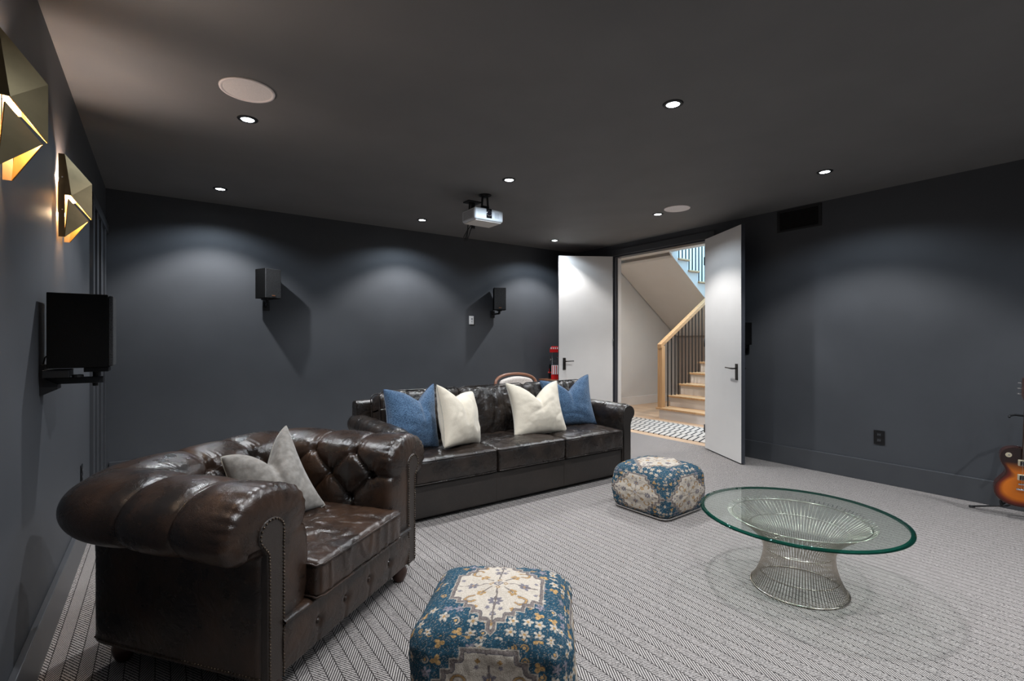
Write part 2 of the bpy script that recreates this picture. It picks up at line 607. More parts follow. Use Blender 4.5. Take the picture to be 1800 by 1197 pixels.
def rbox_arrays(hw, hd, hh, r, n=(24, 24, 10)):
    """dense rounded box surface; returns verts (np), faces, face id and per-vert cube coords"""
    verts, faces, info = [], [], []
    index = {}

    def spaced(k):
        return [-1 + 2 * i / k for i in range(k + 1)]
    axes = [(0, 1, 2, 1), (0, 1, 2, -1), (1, 2, 0, 1), (1, 2, 0, -1), (0, 2, 1, 1), (0, 2, 1, -1)]
    half = np.array([hw, hd, hh])
    for fi, (a, b, c, sg) in enumerate(axes):
        ga, gb = spaced(n[a]), spaced(n[b])
        ids = np.zeros((len(ga), len(gb)), int)
        for i, u in enumerate(ga):
            for j, v in enumerate(gb):
                p = [0, 0, 0]
                p[a], p[b], p[c] = u, v, sg
                key = (round(p[0], 5), round(p[1], 5), round(p[2], 5))
                if key not in index:
                    index[key] = len(verts)
                    P = np.array(p) * half
                    q = np.clip(P, -(half - r), half - r)
                    d = P - q
                    L = np.linalg.norm(d)
                    if L > 1e-9:
                        # keep spacing even around the rounded edge
                        pos = q + d / L * r
                    else:
                        pos = P
                    verts.append(pos)
                    info.append((fi, u, v))
                ids[i, j] = index[key]
        for i in range(len(ga) - 1):
            for j in range(len(gb) - 1):
                f = (ids[i, j], ids[i + 1, j], ids[i + 1, j + 1], ids[i, j + 1])
                ccw = {0: 1, 1: -1, 2: 1, 3: -1, 4: -1, 5: 1}[fi]
                faces.append(f if ccw > 0 else f[::-1])
    return np.array(verts), faces, info


def wrinkle(p, scale, seed):
    v = Vector((p[0] * scale, p[1] * scale, p[2] * scale)) + Vector((seed * 7.13, seed * 3.7, seed))
    return noise.fractal(v, 0.9, 2.1, 4)


def fold(p, scale, seed, stretch=(1, 1, 1)):
    v = Vector((p[0] * scale * stretch[0], p[1] * scale * stretch[1], p[2] * scale * stretch[2])) + Vector((seed * 5.1, seed * 2.3, seed * 1.7))
    return 1 - min(1.0, abs(noise.noise(v)) * 5)


# ------------------------------------------------------------------ room shell
struct('floor_carpet', box(XL, 5.56, YF, YB, -0.05, 0.0), M['carpet'])
struct('ceiling', box(XL - .1, XR + .12, YF - .1, YB + .1, H, H + 0.1), M['ceil'])
struct('wall_back', box(XL - .1, XR + .12, YB, YB + .1, 0, H), M['wall'])
struct('wall_front', box(XL - .1, XR + .12, YF - .1, YF, 0, H), M['wall'])
CY0 = 4.66      # closet begins in the left wall
struct('wall_left', box(XL - .1, XL, YF, CY0, 0, H), M['wall'])
bm = bmesh.new()
bx(bm, XL - .1, XL, CY0, YB, 2.40, H)
struct('wall_left_over_closet', bm, M['wall'])
DY0, DY1, DZ = 3.53, 5.09, 2.575
bm = bmesh.new()
bx(bm, XR, XR + .13, YF, DY0, 0, H)
bx(bm, XR, XR + .13, DY1, YB, 0, H)
bx(bm, XR, XR + .13, DY0, DY1, DZ, H)
struct('wall_right', bm, M['wall'])
# baseboards with a plain square top ledge
BH, BT = 0.197, 0.024
bm = bmesh.new(); bx(bm, XL, XL + BT, YF, CY0 - 0.02, 0, BH); struct('baseboard_left', bm, M['trim'], bevel=0.003)
bm = bmesh.new(); bx(bm, XL + BT, XR - BT, YB - BT, YB, 0, BH); struct('baseboard_back', bm, M['trim'], bevel=0.003)
bm = bmesh.new()
bx(bm, XR - BT, XR, YF, DY0 - 0.09, 0, BH)
bx(bm, XR - BT, XR, DY1 + 0.09, YB - BT, 0, BH)
struct('baseboard_right', bm, M['trim'], bevel=0.003)

# closet doors with stepped casing in the left wall, close to the corner
cl = bpy.data.objects.new('door_3', None); C.objects.link(cl); cl['kind'] = 'structure'
bm = bmesh.new()
for k, (a, b, px_) in enumerate(((0, .08, .022), (.09, .30, .004), (.31, .36, .018), (.37, .62, .002), (.63, .68, .018), (.69, .98, .002), (.99, 1.04, .018), (1.05, 1.25, .002))):
    bx(bm, XL - .06, XL + px_, CY0 + a - .02, CY0 + b - .012, 0.0, 2.32)
obj('door_panel', bm, M['trim'], cl, bevel=0.002)
bm = box(XL - .08, XL + .022, CY0 - .02, YB, 2.32, 2.40)
obj('door_header', bm, M['trim'], cl, bevel=0.002)
bm = box(XL - .09, XL - .061, CY0 - .02, YB, 0, 2.34)
obj('door_recess', bm, M['trim'], cl)

# doorway lining and header casing in the right wall
bm = bmesh.new()
bx(bm, XR + .012, XR + .13, DY0, DY0 + .018, 0, DZ - .018)
bx(bm, XR + .012, XR + .13, DY1 - .018, DY1, 0, DZ - .018)
bx(bm, XR + .012, XR + .13, DY0, DY1, DZ - .018, DZ)
struct('trim_1', bm, M['door_edge'])
bm = bmesh.new()
bx(bm, XR - .018, XR, DY0 - .09, DY0 - .004, 0, DZ + .09)
bx(bm, XR - .018, XR, DY1 + .004, DY1 + .09, 0, DZ + .09)
bx(bm, XR - .018, XR, DY0 - .004, DY1 + .004, DZ + .004, DZ + .09)
struct('trim_2', bm, M['trim'], bevel=0.003)
# white lining on the hall side
bm = bmesh.new()
bx(bm, XR + .131, XR + .15, DY1 - .02, DY1 + .09, 0, DZ + .09)
bx(bm, XR + .131, XR + .15, DY0 - .09, DY0 + .02, 0, DZ + .09)
bx(bm, XR + .131, XR + .15, DY0 + .02, DY1 - .02, DZ - .02, DZ + .09)
bx(bm, XR + .07, XR + .131, DY1 - .03, DY1 - .018, 0, DZ - .02)
struct('trim_3', bm, M['white'], bevel=0.002)


def door_leaf(name, hinge, free, hinge_side):
    """leaf from hinge to free end: white hall face, dark room face and edges"""
    e = bpy.data.objects.new(name, None); C.objects.link(e); e['kind'] = 'structure'
    d = Vector((free[0] - hinge[0], free[1] - hinge[1]))
    L = d.length
    e.location = (hinge[0], hinge[1], 0)
    e.rotation_euler = (0, 0, math.atan2(d.y, d.x))
    s = hinge_side           # which local y side is the white face
    T = 0.044
    z0, z1 = 0.012, DZ - .006
    bm = bmesh.new()
    bx(bm, 0.004, L, min(0, -s * (T - .003)), max(0, -s * (T - .003)), z0, z1)
    obj('door_core', bm, M['door_edge'], e, bevel=0.0015)
    bm = bmesh.new()
    bx(bm, 0.006, L - .002, min(0, s * .003), max(0, s * .003), z0 + .002, z1 - .002)
    obj('door_face', bm, M['white'], e, label='white painted face')
    for side in (1, -1):
        yb = .003 * s if side == 1 else -s * (T - .003)
        sg = s * side
        bm = bmesh.new()
        bx(bm, L - .105, L - .062, min(yb, yb + sg * .009), max(yb, yb + sg * .009), .90, 1.075)
        h = obj('door_handle', bm, M['bronze'], e, bevel=0.002)
        bm = bmesh.new()
        yc = yb + sg * .009
        tube(bm, [(L - .083, yc, 1.025), (L - .083, yc + sg * .045, 1.025)], .0085, 12)
        tube(bm, [(L - .083, yc + sg * .045, 1.025), (L - .11, yc + sg * .05, 1.025), (L - .215, yc + sg * .05, 1.03)], [.009, .008, .007], 10)
        obj('lever', bm, M['bronze'], h, smooth=True)
    bm = bmesh.new()
    for z in (.25, 1.3, 2.3):
        tube(bm, [(0.0, s * .008, z - .05), (0.0, s * .008, z + .05)], .007, 8)
    obj('hinge', bm, M['metal_black'], e, smooth=True)
    return e


door_leaf('door_1', (XR - .03, 3.555), (5.045, 2.865), -1)
door_leaf('door_2', (XR - .03, 5.065), (4.735, 5.475), 1)

# ------------------------------------------------------------------ downlights and ceiling speakers
bm0 = bmesh.new()
lathe(bm0, [(.038, H - .003), (.040, H - .007), (.058, H - .004), (.060, H - .0005), (.038, H - .0005)], 40, cap=False)
dl = thing('ceiling_downlight', '', 'light')
bm1 = bmesh.new()
dl_trim = obj('trim_ring', bm0, M['metal_black'], dl, smooth=True)
lathe(bm1, [(.0385, H - .0035), (.0385, H - .001)], 32)
dl_lens = obj('lens', bm1, M['lamp_on'], dl, label='glowing white lens')
sd = bpy.data.lights.new('downlight_beam', 'SPOT')
sd.energy = SPOT_E; sd.color = (0.965, 0.985, 1.0); sd.spot_size = math.radians(112); sd.spot_blend = 0.42; sd.shadow_soft_size = 0.022
sw = bpy.data.lights.new('downlight_spill', 'SPOT')
sw.energy = WIDE_E; sw.color = (0.72, 0.86, 1.0); sw.spot_size = math.radians(146); sw.spot_blend = 0.35; sw.shadow_soft_size = 0.03
for nm, dd in (('downlight_beam', sd), ('downlight_spill', sw)):
    o = bpy.data.objects.new(nm, dd); C.objects.link(o); o.parent = dl; o.location = (0, 0, H - .02)
LAB = {
    (0, 3): 'round recessed downlight shining beside the larger pale ceiling speaker',
    (0, 5): 'small recessed downlight near the back wall, leftmost of that row',
    (1, 5): 'recessed downlight near the back wall, between the leftmost one and the projector',
    (2, 5): 'small recessed downlight near the back wall above the left open door leaf',
    (1, 3): 'bright recessed downlight just above and right of the projector',
    (1, 1): 'brightest downlight, alone in the upper middle of the ceiling',
    (2, 3): 'tiny recessed downlight beside the smaller pale ceiling speaker near the doorway',
    (2, 1): 'recessed downlight close to the right wall, right of the wall vent',
}
XS = (.45, 2.49, 4.52)
YS = {5: 5.31, 3: 3.54, 1: 1.84, 0: -0.4, -1: -1.6}
first = True
for yk, yv in YS.items():
    for xi, xv in enumerate(XS):
        if xi == 0 and yk < 0:
            continue
        px0, py0 = xv, yv
        if xi == 0 and yk in (0, 1):
            px0, py0 = (1.0, 1.66) if yk == 1 else (1.1, 0.3)          # unseen lamps added to brighten the armchair, pouf and near floor
        lab = LAB.get((xi, yk), 'assumed recessed ceiling downlight above or behind the camera, outside the picture')
        if first:
            dl.location = (px0, py0, 0); dl['label'] = lab; dl['group'] = 'recessed ceiling downlights'; first = False
        else:
            dup(dl, (px0, py0, 0), 0, lab, 'recessed ceiling downlights')


def ceiling_speaker(x, y, r, lab):
    t = thing('ceiling_speaker', lab, 'speaker', (x, y, 0), 0, 'round ceiling speakers')
    bm = bmesh.new()
    lathe(bm, [(r * .86, H - .004), (r * .9, H - .009), (r * .985, H - .008), (r, H - .0005), (r * .86, H - .0005)], 64, cap=False)
    obj('rim', bm, M['spk_rim'], t, smooth=True)
    bm = bmesh.new()
    lathe(bm, [(r * .865, H - .005), (r * .865, H - .001)], 64)
    obj('grille', bm, M['spk_ceiling'], t)


ceiling_speaker(.397, 3.127, .142, 'large pale round ceiling speaker beside the upper left downlight')
ceiling_speaker(4.487, 3.265, .135, 'pale round ceiling speaker above the open doors, the farther one')

# ------------------------------------------------------------------ hallway beyond the doors
HX0 = XR + .13
struct('floor_hall', box(5.56, 11.2, 2.2, 6.93, -.05, 0.0), M['boards'])
HZ = 2.9
struct('wall_hall_left', box(HX0, 11.2, 6.835, 6.93, 0, 5.4), M['hall_wall'])
struct('wall_hall_far', box(10.9, 11.0, 2.2, 6.835, 0, 5.4), M['hall_wall'])
struct('wall_hall_right', box(HX0, 10.9, 2.2, 2.3, 0, 5.4), M['hall_wall'])
struct('ceiling_hall', box(HX0, 7.38, 2.3, 6.835, HZ, HZ + .3), M['hall_wall'])
bm = bmesh.new()
bx(bm, HX0 - .03, HX0, 5.2, 6.835, 0, HZ)
bx(bm, HX0 - .03, HX0, 2.3, 3.43, 0, HZ)
bx(bm, HX0 - .03, HX0, 3.43, 5.2, DZ + .1, HZ)
struct('wall_hall_near', bm, M['hall_wall'])
struct('wall_stairwell_near', box(7.30, 7.38, 2.3, 6.835, HZ + .3, 5.4), M['hall_wall'])
bm = box(HX0, 10.9, 6.82, 6.835, 0, .172)
struct('baseboard_hall', bm, M['white'], bevel=0.002)
# rooflight frame over the stairwell
bm = bmesh.new()
bx(bm, 7.38, 10.9, 2.3, 4.1, 5.35, 5.45)
bx(bm, 7.38, 7.5, 4.1, 6.835, 5.35, 5.45)
bx(bm, 10.3, 10.9, 4.1, 6.835, 5.35, 5.45)
bx(bm, 7.5, 10.3, 6.6, 6.835, 5.35, 5.45)
struct('window_1', bm, M['white'])

RISE, RUN, SX0, SYL, SYR = .187, .30, 6.93, 5.40, 4.2
st = thing('staircase', 'lower oak and white stair flight with black balusters, seen through the doorway', 'staircase', (SX0, 4.8, 0), 0)
for k in range(9):
    x = k * RUN
    z = (k + 1) * RISE
    yl = SYL - 4.8
    bm = box(x, x + .02, SYR - 4.8, yl, z - RISE, z - .032)
    obj('riser', bm, M['white'], st)
    if k < 8:
        bm = box(x - .032, x + RUN + .001, SYR - 4.8, yl + .05, z - .032, z)
        obj('tread', bm, M['oak'], st, bevel=0.006)
bm = bmesh.new()
pts = [(0.021, 0), (0.021, RISE - .04)]
for k in range(8):
    pts += [(k * RUN + .021, (k + 1) * RISE - .04), ((k + 1) * RUN + .021, (k + 1) * RISE - .04)]
pts += [(8 * RUN + .021, 0)]
pp = []
for p_ in pts:
    if not pp or (abs(pp[-1][0] - p_[0]) + abs(pp[-1][1] - p_[1]) > 1e-5):
        pp.append(p_)
prism(bm, pp, SYL - 4.8 - .03, SYL - 4.8 - .002)
obj('stringer', bm, M['hall_wall'], st)
bm = box(-.005, .085, SYL - 4.8 - .06, SYL - 4.8 + .03, RISE, 1.235)
obj('newel_post', bm, M['oak_post'], st, bevel=0.004)
bm = bmesh.new()
slope = RISE / RUN
pts = [(-.02, 1.185), (2.55, 1.185 + 2.57 * slope), (2.55, 1.185 + 2.57 * slope + .085), (-.02, 1.255)]
prism(bm, [(-.02, 1.19), (2.55, 1.19 + 2.57 * slope), (2.55, 1.265 + 2.57 * slope), (-.02, 1.265)], SYL - 4.8 - .055, SYL - 4.8 + .025)
obj('handrail', bm, M['oak'], st, bevel=0.006)
nb = 0
x = .115
bal = None
while x < 2.42:
    k = int(x / RUN)
    z0 = (k + 1) * RISE
    z1 = 1.19 + (x + .02) * slope
    bm = box(x - .007, x + .007, SYL - 4.8 - .022, SYL - 4.8 - .008, z0 - .001, z1)
    obj('baluster', bm, M['metal_black'], st)
    x += RUN / 3
# landing
LZ = 9 * RISE
LX = SX0 + 8 * RUN
ld = struct('floor_landing', box(LX + .02, 10.9, SYR, 6.82, LZ - .25, LZ), M['hall_wall'])
struct('wall_under_landing', box(LX + .06, LX + .14, SYR, 6.82, 0, LZ - .25), simple('landing wall with shade in its colour', (0.30, 0.24, 0.20), 0.8, noise_amt=.05))  # darker wall colour stands in for the shade below the landing
struct('wall_stair_right', box(SX0 + .02, 10.9, SYR - .1, SYR - .002, 0, 5.35), M['hall_wall'])

# upper flight returning towards the doors
su = thing('staircase', 'upper white stair flight lit by blue daylight, high in the doorway', 'staircase', (LX, 6.1, 0), 0)
UY0, UY1 = 5.46 - 6.1, 6.815 - 6.1
for k in range(1, 8):
    x1 = -(k - 1) * RUN
    z = LZ + k * RISE
    bm = box(x1 - RUN - .001, x1 + .03, UY0 - .03, UY1, z - .032, z)
    obj('tread', bm, M['oak'], su, bevel=0.005)
    bm = box(x1 - .02, x1, UY0 + .035, UY1, z - RISE, z - .032)
    obj('riser', bm, M['white'], su)
bm = bmesh.new()
pts = [(0.02, LZ - .25)]
top = [(0.0, LZ - .02), (0.0, LZ + RISE - .034)]
for k in range(1, 8):
    top += [(-(k) * RUN, LZ + k * RISE - .034)]
    if k < 7:
        top += [(-(k) * RUN, LZ + (k + 1) * RISE - .034)]
top += [(-7 * RUN + .01, HZ + .05), (-6.42 * RUN, HZ - .1)]
prism(bm, [(0.0, LZ - .25)] + top, UY0, UY0 + .03)
obj('stringer', bm, M['hall_wall'], su)
bm = bmesh.new()
prism(bm, [(0.0, LZ - .25), (0.0, LZ - .20), (-6.42 * RUN, HZ - .05), (-6.42 * RUN, HZ - .1)], UY0 + .03, UY1)
obj('soffit', bm, M['hall_wall'], su)
x = -.06
while x > -2.05:
    k = int(-x / RUN) + 1
    z0 = LZ + k * RISE
    bm = box(x - .008, x + .008, UY0 + .0, UY0 + .016, z0 - .001, z0 + .92)
    obj('baluster', bm, M['metal_black'], su)
    x -= RUN / 3
bm = bmesh.new()
prism(bm, [(0, LZ + 1.08), (-2.1, LZ + 1.08 + 2.1 * slope), (-2.1, LZ + 1.15 + 2.1 * slope), (0, LZ + 1.15)], UY0 - .03, UY0 + .045)
obj('handrail', bm, M['oak'], su, bevel=0.005)

# rug
rg = obj('hall_rug', box(5.72, 6.66, 3.3, 5.85, 0.0005, .012), M['rug'], bevel=0.003)
tag(rg, 'cream hall runner rug with broken black diagonal lines beyond the doorway', 'rug')
# hall downlight
for i, (x, y) in enumerate(((7.0, 4.75), (6.2, 3.4), (6.3, 6.2))):
    t = thing('hall_downlight', ['tiny warm downlight in the hall ceiling seen through the doorway', 'hall ceiling downlight hidden behind the right door leaf', 'hall ceiling downlight hidden behind the left door leaf'][i], 'light', (x, y, HZ))
    bm = bmesh.new(); lathe(bm, [(.035, -.004), (.035, -.001)], 24); obj('lens', bm, M['lamp_hall'], t)
    bm = bmesh.new(); lathe(bm, [(.036, -.005), (.05, -.004), (.05, -.0005), (.036, -.0005)], 24, cap=False); obj('trim_ring', bm, M['whitepaint'], t)
    l = bpy.data.lights.new('hall_lamp', 'SPOT'); l.energy = HALL_E * 3; l.color = (1, .94, .87); l.spot_size = math.radians(150); l.spot_blend = .6; l.shadow_soft_size = .06
    lo = bpy.data.objects.new('hall_lamp', l); C.objects.link(lo); lo.parent = t; lo.location = (0, 0, -.02)

# ------------------------------------------------------------------ chesterfield armchair
CH = thing('chesterfield_armchair', 'dark brown tufted leather chesterfield armchair with rolled arms in the left foreground', 'armchair', (0, 0, 0))
ang = math.radians(37.5)
fm = Vector((0.728, 2.254))
CH.location = (fm.x, fm.y, 0)
CH.rotation_euler = (0, 0, ang)
HWC = .44          # centreline half width
YBK = .80          # centreline of the back
RC = .17
n_in, n_out = -.115, .10
segs = [('arm', HWC, None)]


def u_path(s):
    """centre line of the U: returns point, outward normal"""
    a = YBK - RC
    arc = RC * PI / 2
    b = 2 * (HWC - RC)
    if s < a:
        return (-HWC, s), (-1, 0)
    if s < a + arc:
        f = (s - a) / RC
        return (-HWC + RC - RC * math.cos(f), a + RC * math.sin(f)), (-math.cos(f), math.sin(f))
    if s < a + arc + b:
        return (-HWC + RC + (s - a - arc), YBK), (0, 1)
    if s < a + 2 * arc + b:
        f = (s - a - arc - b) / RC
        return (HWC - RC + RC * math.sin(f), a + RC * math.cos(f)), (math.sin(f), math.cos(f))
    return (HWC, a - (s - a - 2 * arc - b)), (1, 0)


STOT = 2 * (YBK - RC) + RC * PI + 2 * (HWC - RC)
# profile (n, z): inside face bottom -> over the roll -> outside
prof = [(n_in, .30), (n_in - .004, .40), (n_in - .006, .50), (n_in - .004, .60), (n_in + .002, .66)]
for k in range(1, 17):
    a = PI - k / 16 * (PI * 1.28)
    prof.append((.070 + .184 * math.cos(a), .662 + (.128 if a > 0 else .128) * math.sin(a)))
prof += [(n_out + .012, .555), (n_out + .002, .53), (n_out, .45), (n_out, .3), (n_out, .11)]
# resample by arc length
P2 = [Vector(p) for p in prof]
cum = [0]
for a, b in zip(P2, P2[1:]):
    cum.append(cum[-1] + (b - a).length)
NT = 150
tt = np.linspace(0, cum[-1], NT)
pn = np.interp(tt, cum, [p.x for p in P2])
pz = np.interp(tt, cum, [p.y for p in P2])
# smooth the profile a little
for _ in range(2):
    pn[1:-1] = (pn[:-2] + 2 * pn[1:-1] + pn[2:]) / 4
    pz[1:-1] = (pz[:-2] + 2 * pz[1:-1] + pz[2:]) / 4
dn = np.gradient(pn); dz = np.gradient(pz)
ln = np.hypot(dn, dz)
nn, nz_ = -dz / ln, dn / ln          # outward normals of the profile (inside face -> -n)
NS = 470
ss = np.linspace(0, STOT, NS)
D = STOT / 9.0
t1, t2, t3 = .190, .315, .440         # three rows of buttons
t_under = tt[np.argmin(np.abs(pz - .56) + (pn < .1) * 9)]
rows = []
btn = []
k0 = [D * (i + .5) for i in range(9)]
k1 = [D * (i + 1.0) for i in range(8)]
for s in k1: btn.append((s, t1))
for s in k0: btn.append((s, t2))
for s in k1: btn.append((s, t3))
seglist = []
for s in k1:
    for ds in (-D / 2, D / 2):
        seglist.append((s, t1, s + ds, t2)); seglist.append((s, t3, s + ds, t2))
    seglist.append((s, t1, s, 0.0))
    seglist.append((s, t3, s, t_under))
seglist.append((k0[0], t2, -.02, t2 + .0)); seglist.append((k0[-1], t2, STOT + .02, t2))
S, T = np.meshgrid(ss, tt, indexing='ij')
dist = np.full(S.shape, 9.0)
for (a0, b0, a1, b1) in seglist:
    vx, vy = a1 - a0, b1 - b0
    L2 = vx * vx + vy * vy
    q = np.clip(((S - a0) * vx + (T - b0) * vy) / L2, 0, 1)
    d = np.hypot(S - a0 - q * vx, T - b0 - q * vy)
    dist = np.minimum(dist, d)
db = np.full(S.shape, 9.0)
wr = np.zeros(S.shape)
for (a0, b0) in btn:
    dx, dy = S - a0, T - b0
    d = np.hypot(dx, dy)
    th = np.arctan2(dy, dx)
    wr += np.sin(th * 11 + a0 * 37) * np.exp(-((d - .035) / .025) ** 2)
    db = np.minimum(db, d)
fadeout = 1 / (1 + np.exp((T - (t_under - .03)) / .012))
low = 1 / (1 + np.exp(-(T - .03) / .02))
over = 1 / (1 + np.exp(-(T - t3 - .05) / .02))
puff = (.026 - .012 * over) * (1 - np.exp(-(dist / .034) ** 1.15)) - (.010 - .006 * over) * np.exp(-(dist / .0055) ** 2)
disp = (puff - .034 * np.exp(-(db / .020) ** 2) + .0034 * wr) * fadeout * low
# long stretch pleats on top of the roll
ple = np.sin(S * 210 + 3 * np.sin(S * 17)) * np.exp(-((T - t3 - .045) / .05) ** 2) * np.exp(-(((S / D) % 1 - 0.0) - np.round((S / D) % 1)) ** 2 / .05)
disp += .0026 * ple * fadeout
RE = .045
dist_end = np.minimum(S, STOT - S)
shr = np.where(dist_end < RE, RE - np.sqrt(np.maximum(0, RE ** 2 - (RE - dist_end) ** 2)), 0)
# gathered pleats around the front scroll
gath = np.sin(T * 150 + 2 * np.sin(T * 31)) * np.exp(-(dist_end / .075) ** 2) * (1 / (1 + np.exp(-(T - .36) / .03))) * fadeout
disp += .0036 * gath
V = np.zeros((NS, NT, 3))
for i, s in enumerate(ss):
    (cx, cy), (ox, oy) = u_path(s)
    lim = fadeout[i] * 1.0
    off = disp[i] - shr[i]
    nnn = pn + nn * off
    zzz = pz + nz_ * off
    # the outside corners of the back are squarer than the inside ones
    co, si = abs(ox), abs(oy)
    if 0 < co < 1 and 0 < si < 1:
        ex = np.where(pz < .54, 9.0, 2.5)
        kk = (co ** ex + si ** ex) ** (-1 / ex)
        outw = 1 / (1 + np.exp(-(nnn - .03) / .02))
        nnn = nnn + outw * (kk - 1) * (RC + nnn)
    V[i, :, 0] = cx + ox * nnn
    V[i, :, 1] = cy + oy * nnn
    V[i, :, 2] = zzz


def strip(i0, i1, name, label=None, cap=None):
    vs = V[i0:i1 + 1].reshape(-1, 3).tolist()
    n_i = i1 - i0 + 1
    fs = []
    for i in range(n_i - 1):
        for j in range(NT - 1):
            a = i * NT + j
            fs.append((a, a + 1, a + NT + 1, a + NT))
    if cap is not None:
        base = 0 if cap == 'start' else (n_i - 1) * NT
        row = np.array(vs[base:base + NT])
        # close the open front end with rings shrinking to the middle line of the arm
        mid = np.column_stack([np.full(NT, row[:, 0].mean() * 0 + (-HWC if cap == 'start' else HWC) + (-.0 if cap == 'start' else .0)), row[:, 1], row[:, 2]])
        sgx = -1 if cap == 'start' else 1
        cx = sgx * (HWC + .03)
        mid[:, 0] = cx
        mid[:, 2] = np.minimum(row[:, 2], .66)
        prev = base
        for r_ in (.35, .7, 1.0):
            new = row * (1 - r_) + mid * r_
            new[:, 1] = row[:, 1] - .008 * math.sin(min(r_, .7) / .7 * PI / 2)
            st_ = len(vs)
            vs += new.tolist()
            for j in range(NT - 1):
                fs.append((prev + j, prev + j + 1, st_ + j + 1, st_ + j))
            prev = st_
    o = from_arrays(name, vs, fs, M['leather'], CH)
    bmm = bmesh.new(); bmm.from_mesh(o.data); bmesh.ops.recalc_face_normals(bmm, faces=bmm.faces); bmm.to_mesh(o.data); bmm.free()
    for p in o.data.polygons:
        p.use_smooth = True
    return o


ia = int(NS * (YBK - RC + RC * PI / 4) / STOT)
strip(0, ia, 'rolled_arm', cap='start')
strip(ia, NS - 1 - ia, 'backrest')
strip(NS - 1 - ia, NS - 1, 'rolled_arm', cap='end')
# buttons
for (s, t) in btn:
    i = int(round(s / STOT * (NS - 1))); j = int(round(t / cum[-1] * (NT - 1)))
    p = Vector(V[i, j])
    (_, _), (ox, oy) = u_path(s)
    nv = Vector((ox * nn[j], oy * nn[j], nz_[j])).normalized()
    bm = bmesh.new()
    bmesh.ops.create_uvsphere(bm, u_segments=12, v_segments=8, radius=.0105)
    bmesh.ops.scale(bm, vec=(1, 1, .55), verts=bm.verts)
    q = nv.to_track_quat('Z', 'Y').to_matrix().to_4x4()
    bmesh.ops.transform(bm, matrix=Matrix.Translation(p + nv * .003) @ q, verts=bm.verts)
    obj('button', bm, M['leather'], CH, smooth=True)
# front panels with their scroll tops and nailheads
def scroll_outline(sg, grow=0.0):
    pts = []
    x_in, x_out = HWC + .018 - grow, HWC + .099
    cxx, czz, rr = HWC + .078, .640, .056 + grow
    pts.append((x_in, .10)); pts.append((x_in, .58))
    for k in range(0, 15):
        a = PI * 1.02 - k / 14 * PI * 1.25
        pts.append((cxx + rr * math.cos(a) * 1.1, czz + rr * math.sin(a)))
    pts.append((x_out + .002, .57)); pts.append((x_out, .50)); pts.append((x_out, .10))
    return [(sg * a, b) for a, b in pts]


for sg in (-1, 1):
    bm = bmesh.new()
    pts = scroll_outline(sg)
    prism(bm, pts, -.013, .02)
    obj('front_panel', bm, M['leather_panel'], CH, bevel=.005)
    bm = bmesh.new()
    pp = [Vector((a, -.0145, b)) for a, b in pts]
    for a, b in zip(pp, pp[1:]):
        L = (b - a).length
        n_ = max(1, int(round(L / .0125)))
        for k in range(n_):
            q = a.lerp(b, k / n_)
            ctr = Vector((sg * (HWC + .052), -.0145, min(q.z, .655)))
            q = q + (ctr - q).normalized() * .007
            bmesh.ops.create_uvsphere(bm, u_segments=6, v_segments=4, radius=.0048, matrix=Matrix.Translation(q))
    obj('nailhead_trim', bm, M['nail'], CH, smooth=True)
# nail line along the bottom outside, set on a narrow welt
bm = bmesh.new()
tube(bm, [(V[i_, NT - 2][0], V[i_, NT - 2][1], .121) for i_ in range(4, NS - 4, 3)], .0035, 6)
for s in np.arange(0.02, STOT, .016):
    q = V[int(round(s / STOT * (NS - 1))), NT - 2]
    bmesh.ops.create_uvsphere(bm, u_segments=6, v_segments=4, radius=.005, matrix=Matrix.Translation((q[0], q[1], .122)))
obj('nailhead_trim', bm, M['nail'], CH, smooth=True)
# deck and front rail
verts, faces, info = rbox_arrays(HWC - .0, .30, .095, .02, (60, 30, 16))
vv = verts.copy()
bm = box(-HWC + .0, HWC - .0, .03, YBK, .11, .30)
obj('seat_deck', bm, M['leather_panel'], CH)
nx, nzz = 120, 40
vs, fs = [], []
xs = np.linspace(-HWC - .03, HWC + .03, nx)
for x in xs:
    for j in range(nzz):
        f = j / (nzz - 1)
        z = .105 + f * .205
        y = -.006 - .012 * math.sin(f * PI)
        if f > .86:
            y -= .020 * math.sin((f - .86) / .14 * PI)
        for bxn in (-.27, -.09, .09, .27):
            dd = math.hypot(x - bxn, z - .195)
            y += .016 * math.exp(-(dd / .018) ** 2) + .006 * math.exp(-((x - bxn) / .008) ** 2) * (1 - f)
        vs.append((x, y, z))
for i in range(nx - 1):
    for j in range(nzz - 1):
        a = i * nzz + j
        fs.append((a, a + nzz, a + nzz + 1, a + 1))
# return lip to the deck at top and bottom
base = len(vs)
for i, x in enumerate(xs):
    vs.append((x, .035, .312)); vs.append((x, .035, .105))
for i in range(nx - 1):
    a = i * nzz + nzz - 1
    fs.append((a, a + nzz, base + 2 * (i + 1), base + 2 * i))
    a = i * nzz
    fs.append((a, base + 2 * i + 1, base + 2 * (i + 1) + 1, a + nzz))
from_arrays('front_rail', vs, fs, M['leather'], CH)
for bxn in (-.27, -.09, .09, .27):
    bm = bmesh.new(); bmesh.ops.create_uvsphere(bm, u_segments=12, v_segments=8, radius=.011, matrix=Matrix.Translation((bxn, -.004, .195)))
    obj('button', bm, M['leather'], CH, smooth=True)
